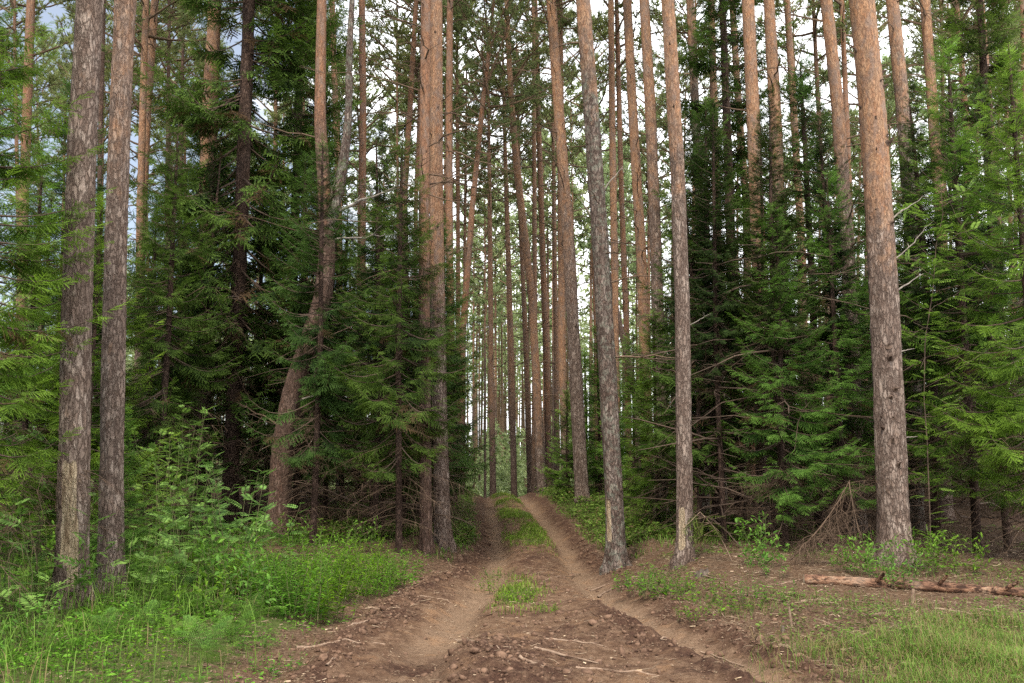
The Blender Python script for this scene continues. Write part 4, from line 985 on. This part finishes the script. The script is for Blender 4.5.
# ------------------------------------------------------------------ dead spruce top leaning in the right verge
def dead_top():
    x, Y, z = ground_at(812, 566)
    t = thing('dead_branch_fan', 'dry brown spruce top leaning with hanging twigs left of the log', 'dead branch', (x, Y, z))
    rs = R0(12); tq = np.linspace(0, 1, 8); P = []; Rr = []
    o = np.array([x, Y, z]); a0 = at(790, 560, Y) - o; a1 = at(850, 480, Y) - o
    p = a0 + np.outer(tq, a1 - a0) + np.outer(np.sin(tq * PI), [.05, 0, -.03]); P.append(p); Rr.append(.015 * (1 - .7 * tq))
    for i in range(34):
        j = rs.uniform(.1, 1); b = np.array([np.interp(j, tq, p[:, c]) for c in range(3)])
        if i < 24: e = np.array([b[0] + rs.uniform(-.2, .12), b[1] + rs.uniform(-.4, .3), max(.02, b[2] - rs.uniform(.4, .8))]); mid = (b + e) / 2 + [rs.uniform(-.2, .1), 0, .12]
        else: e = b + np.array([rs.uniform(.2, .8), rs.uniform(-.3, .3), rs.uniform(-.15, .35)]); mid = (b + e) / 2 + [0, 0, .08]
        q = np.outer((1 - tq) ** 2, b) + np.outer(2 * tq * (1 - tq), mid) + np.outer(tq ** 2, e); P.append(q); Rr.append(.0042 * (1 - .7 * tq))
        for k in range(16):
            c = q[rs.randint(1, 8)]; dd = norm(rs.randn(3) * [.6, .5, .3] + [-.1, 0, -.9]) * rs.uniform(.12, .4)
            P.append(c + np.outer(tq, dd)); Rr.append(.0018 * (1 - .6 * tq))
    g = G(); tubes(g, np.array(P), np.array(Rr), 5, 0); link('branch', g.mesh('branch', [M['dead_twig']], True), t)
dead_top()
# dry green-brown branch leaning by the bright near pine
def leaning_bough():
    x, Y, z = ground_at(732, 562); o = np.array([x, Y, z])
    rs = R0(14); tq = np.linspace(0, 1, 8); g = G(); P = []; Rr = []
    a0 = np.zeros(3); a1 = at(700, 512, Y) - o; p = np.outer(tq, a1) + np.outer(np.sin(tq * PI), [.02, 0, .05]); P.append(p); Rr.append(.009 * (1 - .6 * tq))
    lp = []; lx = []
    for i in range(14):
        b = p[rs.randint(2, 8)]; d = norm(np.array([rs.uniform(-1, .6), rs.uniform(-.5, .5), rs.uniform(-.9, .1)])); P.append(b + np.outer(tq, d) * .3); Rr.append(.003 * np.ones(8)); lp.append(b + d * .05); lx.append(d)
    tubes(g, np.array(P), np.array(Rr), 4, 1)
    inst(g, *SPRAY[0], np.array(lp), np.array(lx), rs.randn(14, 3) * .3 + [0, 0, 1], np.full(14, .32), 0, .3, .25)
    t = link('cut_bough', g.mesh('cut_bough', [M['spruce'], M['stick']]), None, (x, Y, z)); tag(t, 'cut spruce bough with wilting needles leaning against the bright near pine', 'branch')
leaning_bough()

# ------------------------------------------------------------------ fallen log, stumps, sticks
def log(name, p0, p1, r, label, cat, mat='log', sink=.35, knots=6, seed=1, bend=0., ns=20, capmat='sawn'):
    rs = R0(seed); x0, y0, z0 = p0; x1, y1, z1 = p1
    k = max(8, int(math.hypot(x1 - x0, y1 - y0) / (.04 if r > .03 else .05))); k = min(k, 90); tq = np.linspace(0, 1, k)
    X = x0 + (x1 - x0) * tq; Yy = y0 + (y1 - y0) * tq + bend * np.sin(tq * PI); Zt = z0 + (z1 - z0) * tq + r * (1 - sink)
    rad = r * (1 - .3 * tq) * (1 + .10 * (vnoise(tq * 14, 0 * tq, seed) - .5))
    o = np.array([x0, y0, z0]); t = thing(name, label, cat, o)
    g = G(); P = np.stack([X, Yy, Zt], -1) - o
    T = norm(np.gradient(P, axis=0)); A = norm(np.cross(T, [0, 0, 1.])); B = np.cross(A, T); ph = np.arange(ns) / ns * 2 * PI
    dd = 1 + .13 * (vnoise(np.cos(ph)[None] * 3 + 5, tq[:, None] * 30 + np.sin(ph)[None] * 3, seed) - .5) * 2 + .22 * (vnoise(np.cos(ph)[None] * 5 + 5, tq[:, None] * 75 + np.sin(ph)[None] * 5, seed + 2) - .5)
    V = P[:, None] + rad[:, None, None] * dd[..., None] * (A[:, None] * np.cos(ph)[None, :, None] + B[:, None] * np.sin(ph)[None, :, None])
    i = np.arange(k - 1)[:, None] * ns; q = np.arange(ns)[None]; q2 = (q + 1) % ns
    g.add(V.reshape(-1, 3), np.stack([i + q, i + q2, i + ns + q2, i + ns + q], -1).reshape(-1, 4))
    for e in (0, k - 1):
        g.add(np.concatenate([V[e], P[e][None]]), np.array([[j, (j + 1) % ns, ns] for j in range(ns)]), 1)
    link('wood', g.mesh('wood', [M[mat], M[capmat]], True), t)
    return t, P, rad
x0, y0, z0 = ground_at(804, 584); x1, y1, z1 = ground_at(1060, 600)
t, P, rad = log('fallen_log', (x0, y0, z0), (x1, y1, z1), .062, 'long fallen pine log with flaking orange bark across the right verge', 'log', seed=5, knots=9, bend=.05)
for i, (s, dx, dz) in enumerate([(.30, .04, .12), (.55, .05, .14), (.8, .10, .12)]):
    b = P[int(s * (len(P) - 1))]; tq = np.linspace(0, 1, 5); g = G()
    tubes(g, (b + np.outer(tq, [dx, -.16, dz]))[None], (.024 * (1 - .3 * tq))[None], 8, 0); link('branch_stub', g.mesh('branch_stub', [M['log']], True), t)

def stick(px0, py0, px1, py1, r, label, mat='stick', lift=0., seed=1, curve=.0, name='stick', subs=1):
    a = np.array(ground_at(px0, py0)); b = np.array(ground_at(px1, py1)); rs = R0(seed); k = 14; tq = np.linspace(0, 1, k)
    P = a + np.outer(tq, b - a); P[:, 2] = terrain(P[:, 0], P[:, 1]); P[:, 2] = np.maximum(P[:, 2], a[2] + (b[2] - a[2]) * tq) * .6 + P[:, 2] * .4 + r * .25 + lift * tq
    P = P + np.cumsum(rs.randn(k, 3), 0) * [.006, .006, .0015] * min(1, np.linalg.norm(b - a)); P[:, 1] += curve * np.sin(tq * PI)
    Ps = [P - a]; Rr = [r * (1 - .55 * tq) * (1 + .12 * rs.randn(k))]
    for i in range(subs):
        j = rs.randint(3, 11); L = np.linalg.norm(b - a) * rs.uniform(.12, .3); d = norm((b - a) * rs.uniform(.3, 1) + rs.randn(3) * [1, 1, .2] * .5 * np.linalg.norm(b - a)); d[2] = abs(d[2]) * .4
        Ps.append(P[j] - a + np.outer(tq, d) * L); Rr.append(r * .5 * (1 - .6 * tq))
    g = G(); tubes(g, np.array(Ps), np.array(Rr), 7, 0)
    o = link(name, g.mesh(name, [M[mat]], True), None, a); tag(o, label, 'stick'); return o
for i, q in enumerate([
    (575, 668, 660, 676, .011, 'thin brown root half buried at the bottom of the track'), (455, 640, 500, 652, .012, 'dark root end poking from the churned hump'),
    (690, 575, 722, 582, .010, 'thin stick on the litter below the bright near pine'), (735, 596, 790, 604, .008, 'thin grey twig on the litter in the middle of the right verge'), (800, 605, 850, 600, .010, 'crooked brown twig right in front of the log end'), (935, 612, 990, 618, .010, 'brown stick between the log and the grass patch'),
    (296, 648, 384, 646, .014, 'long thin brown stick lying across the left edge of the track'),
    (346, 630, 372, 622, .012, 'short forked stick at the left edge of the track'),
    (326, 670, 338, 661, .011, 'short pale stick pointing up the track at lower left'),
    (440, 555, 453, 568, .014, 'pale stick leaning in the churned earth left of the track'),
    (545, 640, 606, 648, .010, 'half-buried pale root crossing the track in front'),
    (534, 652, 600, 664, .012, 'long pale peeled stick pressed into the front of the track'),
    (520, 660, 545, 670, .014, 'thick short pale root end in the front of the track'),
    (545, 582, 582, 574, .008, 'thin twig beside the green tuft in the right wheel track'),
    (590, 592, 610, 586, .012, 'dark stick on the bare bank right of the track'),
    (598, 600, 610, 590, .014, 'dark bent stick below the other on the bare bank'),
    (626, 583, 668, 572, .010, 'thin stick running up the bank below the bright near pine'),
    (842, 646, 872, 634, .012, 'orange-brown stick on the litter of the right verge'),
    (838, 655, 858, 651, .012, 'short reddish stick below the orange-brown one'),
    (895, 683, 888, 672, .018, 'pale stick end sticking out of the bottom grass on the right'),
    (780, 585, 815, 578, .011, 'grey stick in front of the left end of the log'),
    (820, 625, 870, 642, .007, 'thin twig lying slantwise in front of the log'),
    (845, 610, 905, 632, .007, 'thin twig parallel to the slanting one, nearer the log'),
    (660, 640, 690, 648, .008, 'thin stick beside the right wheel track'),
    (700, 655, 745, 668, .009, 'thin stick in the front of the right wheel track'),
    (420, 600, 452, 606, .007, 'thin twig on the bare earth at the left side of the track'),
    (365, 612, 400, 616, .008, 'thin twig beneath the herb clumps left of the track'),
    (312, 562, 352, 566, .022, 'grey dead pole lying behind the bright herb clumps')]):
    stick(*q, seed=i + 3, mat='root' if 'pale' in q[5] else 'stick', curve=.02)
for i, (px, py, w, h, lab) in enumerate([(792, 628, .012, .20, 'short upright pale broken stem in front of the log'), (783, 632, .02, .08, 'short rough stub beside the pale upright stem'), (912, 603, .02, .16, 'pale peeled stake leaning on the log')]):
    x, Y, z = ground_at(px, py); g = G(); tq = np.linspace(0, 1, 8)
    tubes(g, (np.outer(tq, [.02 * (i - 1), 0, h]) - [0, 0, .03])[None], (w * (1 - .3 * tq) * (1 + .1 * R0(i).randn(8)))[None], 9, 0)
    g.add([[.02 * (i - 1) + w * .6 * math.cos(a), w * .6 * math.sin(a), h - .032] for a in np.linspace(0, 5.6, 9)], [[0, 1, 2, 3, 4, 5, 6, 7, 8]], 0)
    tag(link('snapped_sapling', g.mesh('snapped_sapling', [M['root' if i != 1 else 'stump']], True), None, (x, Y, z)), lab, 'stick')
def stump(px, py, r, h, lab, seed):
    x, Y, z = ground_at(px, py); rs = R0(seed); g = G(); ns = 26; ph = np.arange(ns) / ns * 2 * PI
    top = h * (.35 + .9 * vnoise(ph * 1.7, ph * 0, seed) ** 1.5 + .25 * rs.rand(ns)); zs = np.linspace(0, 1, 7)
    V = np.stack([np.outer(1.5 - .6 * zs, np.cos(ph)) * r * (1 + .18 * rs.randn(1, ns)), np.outer(1.5 - .6 * zs, np.sin(ph)) * r * (1 + .18 * rs.randn(1, ns)), np.outer(zs, top) - .04], -1)
    i = np.arange(6)[:, None] * ns; q = np.arange(ns)[None]; q2 = (q + 1) % ns
    g.add(V.reshape(-1, 3), np.stack([i + q, i + q2, i + ns + q2, i + ns + q], -1).reshape(-1, 4))
    g.add(np.concatenate([V[-1], [[0, 0, h * .35]]]), np.array([[j, (j + 1) % ns, ns] for j in range(ns)]))
    tag(link('broken_stump', g.mesh('broken_stump', [M['stump']]), None, (x, Y, z)), lab, 'stump')
stump(703, 576, .07, .10, 'low dark rotten stump beside the foot of the bright near pine', 2)

# ------------------------------------------------------------------ stuff: grass, ground cover, litter
def scatter(n, x0, x1, y0, y1, dens, seed, yexp=1.0):
    rs = R0(seed); X = []; Yy = []; c = 0
    while c < n:
        x = rs.uniform(x0, x1, n * 2); y = y0 + (y1 - y0) * rs.rand(n * 2) ** yexp
        k = rs.rand(n * 2) < dens(x, y); X.append(x[k]); Yy.append(y[k]); c += k.sum()
        if len(X) > 60: break
    X = np.concatenate(X)[:n]; Yy = np.concatenate(Yy)[:n]
    return X, Yy, terrain(X, Yy)
def infrust(x, y, m=1.15): return np.abs(x) < (.57 * y * m + .4)

def grass(name, label, x0, x1, y0, y1, n, h, w, dens, seed, bend=.5, dry=.08):
    rs = R0(seed); X, Y, Z = scatter(n, x0, x1, y0, y1, dens, seed); n = len(X)
    cl = vnoise(X * 2.2, Y * 2.2, seed + 4)
    hh = h * rs.uniform(.35, 1.15, n) * (.5 + .9 * cl); a = rs.rand(n) * 6.28; b = bend * rs.uniform(.2, 1.2, n)
    d = np.stack([np.cos(a), np.sin(a), 0 * a], -1); s = np.stack([-np.sin(a), np.cos(a), 0 * a], -1)
    o = np.stack([X, Y, Z - .01], -1); V = []; up = np.array([0, 0, 1.])
    for t, ww in ((0, 1), (.4, .85), (.75, .55)):
        c = o + up * (hh * (t - .25 * b * t * t))[:, None] + d * (hh * b * t * t)[:, None]
        V += [c - s * (w * ww * .5), c + s * (w * ww * .5)]
    V.append(o + up * (hh * (1 - .45 * b))[:, None] + d * (hh * b * 1.05)[:, None])
    V = np.stack(V, 1)
    f4 = np.array([[0, 1, 3, 2], [2, 3, 5, 4]]); f3 = np.array([[4, 5, 6]]); base = (np.arange(n) * 7)[:, None, None]
    g = G(); tip = np.tile(np.array([0, 0, .3, .3, .7, .7, 1.]), n) * .6 + np.repeat(rs.rand(n) * .4, 7); aux = np.repeat((rs.rand(n) < dry).astype(float), 7)
    g.add(V.reshape(-1, 3), (f4[None] + base).reshape(-1, 4), 0, tip, aux)
    g.f.append(((f3[None] + base).reshape(-1, 3), 0))
    tag(link(name, g.mesh(name, [M['grass']])), label, 'grass', kind='stuff')

def pxdens(boxes):
    """soft patches on the ground: (x, y, rx, ry, strength)"""
    def f(x, y):
        v = 0
        for (cx, cy, rx, ry, s) in boxes: v = np.maximum(v, s * np.exp(-((x - cx) / rx) ** 2 - ((y - cy) / ry) ** 2))
        return v
    return f
outm = lambda x, y: sstep(.0, .35, road_masks(x, y)[3])
grass('tall_grass', 'tall soft grass around the scarred pine in the left corner', -7.5, -1.5, 4.8, 12, 7500, .36, .006,
      lambda x, y: np.clip(sstep(-2.6, -3.4, x) + .3 * sstep(-1.6, -2.4, x), 0, 1) * (.35 + .65 * vnoise(x * 2, y * 2, 3)) * outm(x, y), 51)
grass('short_grass', 'short yellow-green grass on the mossy left verge', -5, -1.1, 4.8, 13, 8000, .07, .004,
      lambda x, y: outm(x, y) * (.2 + .8 * vnoise(x * 2, y * 2, 13)), 52, .7, .25)
_d = pxdens([(3.1, 6.2, .6, .8, 1), (3.7, 6.6, .8, .8, 1), (3.0, 5.2, .8, .7, 1), (4.3, 7.6, .6, .6, .5), (2.6, 7.2, .5, .5, .25)])
grass('verge_grass', 'fine light green grass patch in the bottom right corner', 1.6, 6, 4.4, 10, 26000, .17, .004, lambda x, y: _d(x, y) * (.3 + .7 * vnoise(x * 3, y * 3, 7) ** 1.5), 53, 1.0, .35)
grass('sparse_grass', 'sparse short grass on the litter of the right verge', .8, 8, 5, 14, 4500, .10, .005,
      lambda x, y: outm(x, y) * sstep(.45, .75, vnoise(x * 1.1, y * 1.1, 23)) * sstep(11.5, 9.5, y), 54, .7, .3)
grass('crest_grass', 'grass and weeds on the strip between the wheel tracks up to the crest', -1, 1.2, 9, 33, 12000, .085, .008, lambda x, y: green_density(x, y)[1] * sstep(.2, .6, vnoise(x * 3, y * 2, 91) + .12), 55, .6, .15)
grass('bank_grass', 'bright green low growth on both banks below the crest', -4.5, 5.5, 14, 38, 20000, .13, .012,
      lambda x, y: (sstep(.0, .3, road_masks(x, y)[3]) * sstep(3.6, .8, road_masks(x, y)[3])) * (.3 + .7 * vnoise(x, y, 19)), 56, .7, .05)

def cover(name, label, n, x0, x1, y0, y1, dens, seed, size, mat='moss', h=.09, dead=.1):
    rs = R0(seed); X, Y, Z = scatter(n, x0, x1, y0, y1, dens, seed, 1.3); n = len(X); g = G()
    k = 5; ii = np.repeat(np.arange(n), k); m = n * k
    a = rs.rand(m) * 6.28; r_ = rs.rand(m) * .05
    hh = h * (.3 + vnoise(X * 3, Y * 3, seed))[ii] * rs.rand(m)
    pos = np.stack([X[ii] + r_ * np.cos(a), Y[ii] + r_ * np.sin(a), Z[ii] + hh], -1)
    inst(g, *LEAF, pos, np.stack([np.cos(a), np.sin(a), rs.uniform(-.1, .6, m)], -1), np.array([0, 0, 1.]) + rs.randn(m, 3) * .3, size * rs.uniform(.5, 1.3, m), 0, rs.rand(m), (rs.rand(m) < dead).astype(float))
    tag(link(name, g.mesh(name, [M[mat]])), label, 'ground cover', kind='stuff')
cover('left_undergrowth', 'mixed low leafy plants covering the ground of the left verge', 7500, -8, -1.2, 5, 17, lambda x, y: outm(x, y) * (.25 + .75 * sstep(2.6, 3.4, -x + .35 * (y - 6))) * sstep(.38, .62, vnoise(x * 1.2, y * 1.2, 61)) * infrust(x, y), 61, .045, 'herb', .13)
cover('right_undergrowth', 'low bilberry and seedlings dotted over the right verge', 2200, 1.2, 10, 5.5, 16, lambda x, y: outm(x, y) * sstep(.5, .7, vnoise(x * 1.0 + 3, y * 1.0, 62)) * infrust(x, y), 62, .04, 'moss', .09)
cover('wood_floor_plants', 'low green plants on the shaded floor and banks around the crest', 9000, -5, 7, 15, 36, lambda x, y: sstep(.05, .4, road_masks(x, y)[3]) * sstep(5, 1, road_masks(x, y)[3]) * (.25 + .75 * sstep(.35, .65, vnoise(x * .9, y * .9, 99))) * infrust(x, y), 63, .085, 'moss', .22, .12)

def litter():
    rs = R0(71); g = G()
    # chips and bark flakes
    n = 18000; X, Y, Z = scatter(n, -6, 8, 4.6, 17, lambda x, y: np.where(road_masks(x, y)[3] > -.25, 1., .33 * (1 - .8 * np.clip(road_masks(x, y)[1], 0, 1))) * infrust(x, y), 71, 1.5); n = len(X)
    a = rs.rand(n) * 6.28; q = np.array([[-1, -.4, 0], [1, -.25, .0], [.8, .35, .12], [-.7, .4, .08]]); f = np.array([[0, 1, 2, 3]])
    inst(g, q, f, np.zeros(4), np.stack([X, Y, Z + .006], -1), np.stack([np.cos(a), np.sin(a), rs.uniform(-.2, .2, n)], -1), np.array([0, 0, 1.]) + rs.randn(n, 3) * .35, np.minimum(.0045 * np.exp(rs.randn(n) * .7), .028), 0)
    n = 20000; X, Y, Z = scatter(n, -6, 8, 4.6, 17, lambda x, y: np.where(road_masks(x, y)[3] > -.2, np.where(x > 0, 1., .4), .16) * infrust(x, y), 72, 1.3); n = len(X)
    a = rs.rand(n) * 6.28; L = np.minimum(.035 * np.exp(rs.randn(n) * .6), .16); tq = np.linspace(0, 1, 3)
    P = np.stack([X, Y, Z + .006], -1)[:, None] + tq[None, :, None] * (np.stack([np.cos(a), np.sin(a), rs.uniform(-.05, .25, n)], -1) * L[:, None])[:, None]
    P[:, 1] += rs.randn(n, 3) * .06 * L[:, None]
    tubes(g, P, np.repeat((.0012 + L * .022)[:, None], 3, 1), 3, 0)
    tag(link('forest_litter', g.mesh('forest_litter', [M['litter']])), 'fallen needles, bark flakes and twig bits strewn over the ground', 'litter', kind='stuff')
    g = G(); n = 380; X, Y, Z = scatter(n, -2, 5, 5, 12, lambda x, y: np.where(road_masks(x, y)[3] > -.2, .7, .6) * infrust(x, y), 73, 1.5); a = rs.rand(n) * 6.28
    box = np.array([[x, y, z] for x in (-1, 1) for y in (-.35, .35) for z in (-.12, .15)], float); fb = np.array([[0, 1, 3, 2], [4, 6, 7, 5], [0, 4, 5, 1], [2, 3, 7, 6], [0, 2, 6, 4], [1, 5, 7, 3]])
    inst(g, box, fb, np.zeros(8), np.stack([X, Y, Z + .006], -1), np.stack([np.cos(a), np.sin(a), rs.uniform(-.3, .3, n)], -1), np.array([0, 0, 1.]) + rs.randn(n, 3) * .3, np.minimum(.010 * np.exp(rs.randn(n) * .5), .03), 0)
    tag(link('wood_chips', g.mesh('wood_chips', [M['sawn']])), 'pale splintered wood chips scattered over the churned earth', 'wood chips', kind='stuff')
litter()
def clods():
    rs = R0(81); g = G(); n = 9500
    def dens(x, y):
        road, rut, mid, out, dl, dr = road_masks(x, y)
        hump = np.exp(-((x + .25) / .5) ** 2 - ((y - 6.9) / .9) ** 2) + .6 * np.exp(-((x - .9) / .4) ** 2 - ((y - 8.2) / .9) ** 2)
        return np.clip(.12 + hump + np.exp(-((out + .02) / .22) ** 2), 0, 1) * (1 - .85 * np.clip(rut, 0, 1)) * (out < .6) * infrust(x, y)
    X, Y, Z = scatter(n, -3, 4, 4.6, 19, dens, 81, 1.4); n = len(X)
    ph = (1 + 5 ** .5) / 2; V = norm(np.array([[-1, ph, 0], [1, ph, 0], [-1, -ph, 0], [1, -ph, 0], [0, -1, ph], [0, 1, ph], [0, -1, -ph], [0, 1, -ph], [ph, 0, -1], [ph, 0, 1], [-ph, 0, -1], [-ph, 0, 1]], float)) * rs.uniform(.6, 1.25, (12, 1)) * [1, .8, .6]
    Fc = np.array([[0, 11, 5], [0, 5, 1], [0, 1, 7], [0, 7, 10], [0, 10, 11], [1, 5, 9], [5, 11, 4], [11, 10, 2], [10, 7, 6], [7, 1, 8], [3, 9, 4], [3, 4, 2], [3, 2, 6], [3, 6, 8], [3, 8, 9], [4, 9, 5], [2, 4, 11], [6, 2, 10], [8, 6, 7], [9, 8, 1]])
    s_ = np.minimum(.010 * np.exp(rs.randn(n) * .65), .055)
    inst(g, V, Fc, np.zeros(12), np.stack([X, Y, Z + s_ * .1], -1), rs.randn(n, 3) * [1, 1, .3], np.array([0, 0, 1.]) + rs.randn(n, 3) * .4, s_, 0)
    tag(link('earth_clods', g.mesh('earth_clods', [M['clod']], True)), 'crumbled dark earth clods along the churned edges of the wheel tracks', 'earth', kind='stuff')
clods()

# ------------------------------------------------------------------ sky and light
w = bpy.data.worlds.new('World'); bpy.context.scene.world = w; w.use_nodes = True
nt = w.node_tree; nt.nodes.clear(); n = N(nt)
SUN_EL, SUN_ROT = math.radians(52), math.radians(200)
sky = n('ShaderNodeTexSky', sky_type='NISHITA', sun_disc=False, sun_elevation=SUN_EL, sun_rotation=SUN_ROT)
tc = n('ShaderNodeTexCoord').outputs['Generated']
cl = n.noise(n.vmap(tc, (1, 1, 2.2)), 3.2, 6, .6)
sx = n('ShaderNodeSeparateXYZ', ins={0: tc}).outputs
bias = n.math('MULTIPLY', sx[0], .85)
cf = n.ramp(n.math('ADD', cl, bias), [(.31, (0, 0, 0)), (.50, (1, 1, 1))])
SKYS = .15; 
skyc = n.mix(1., sky.outputs[0], (SKYS, SKYS, SKYS), 'MULTIPLY')
cloud = n.mix(cl, (2.2, 2.3, 2.5), (3.4, 3.37, 3.3))
col = n.mix(n.math('MULTIPLY_ADD', cf, .86, .14), skyc, cloud)
n('ShaderNodeOutputWorld', ins={'Surface': n('ShaderNodeBackground', ins={'Color': col, 'Strength': 1.0}).outputs[0]})
sd = bpy.data.lights.new('sun', 'SUN'); sd.energy = 4.8; sd.angle = math.radians(9); sd.color = (1, .93, .82)
so = bpy.data.objects.new('sun', sd); C.objects.link(so)
# Nishita: sun_rotation measured from +Y clockwise seen from above
dirv = Vector((math.sin(SUN_ROT) * math.cos(SUN_EL), math.cos(SUN_ROT) * math.cos(SUN_EL), math.sin(SUN_EL)))
so.rotation_euler = dirv.to_track_quat('Z', 'Y').to_euler(); so.location = (0, 0, 30)

cam = bpy.data.cameras.new('camera'); co = bpy.data.objects.new('camera', cam); C.objects.link(co)
cam.sensor_width = 36; cam.lens = 36 * F / 1024; cam.clip_end = 2000; cam.clip_start = .05
co.location = (0, 0, CAMZ); co.rotation_euler = (PI / 2 + PITCH, 0, 0)
sc = bpy.context.scene; sc.camera = co
sc.view_settings.view_transform = 'Standard'; sc.view_settings.look = 'None'; sc.view_settings.exposure = 0
sc.render.engine = 'CYCLES'
sc.cycles.max_bounces = 6; sc.cycles.diffuse_bounces = 3; sc.cycles.transmission_bounces = 3; sc.cycles.glossy_bounces = 1
sc.cycles.use_denoising = False
sc.cycles.caustics_reflective = False; sc.cycles.caustics_refractive = False
import sys
print('TRIS', sum(len(m.polygons) for m in bpy.data.meshes), file=sys.stderr)
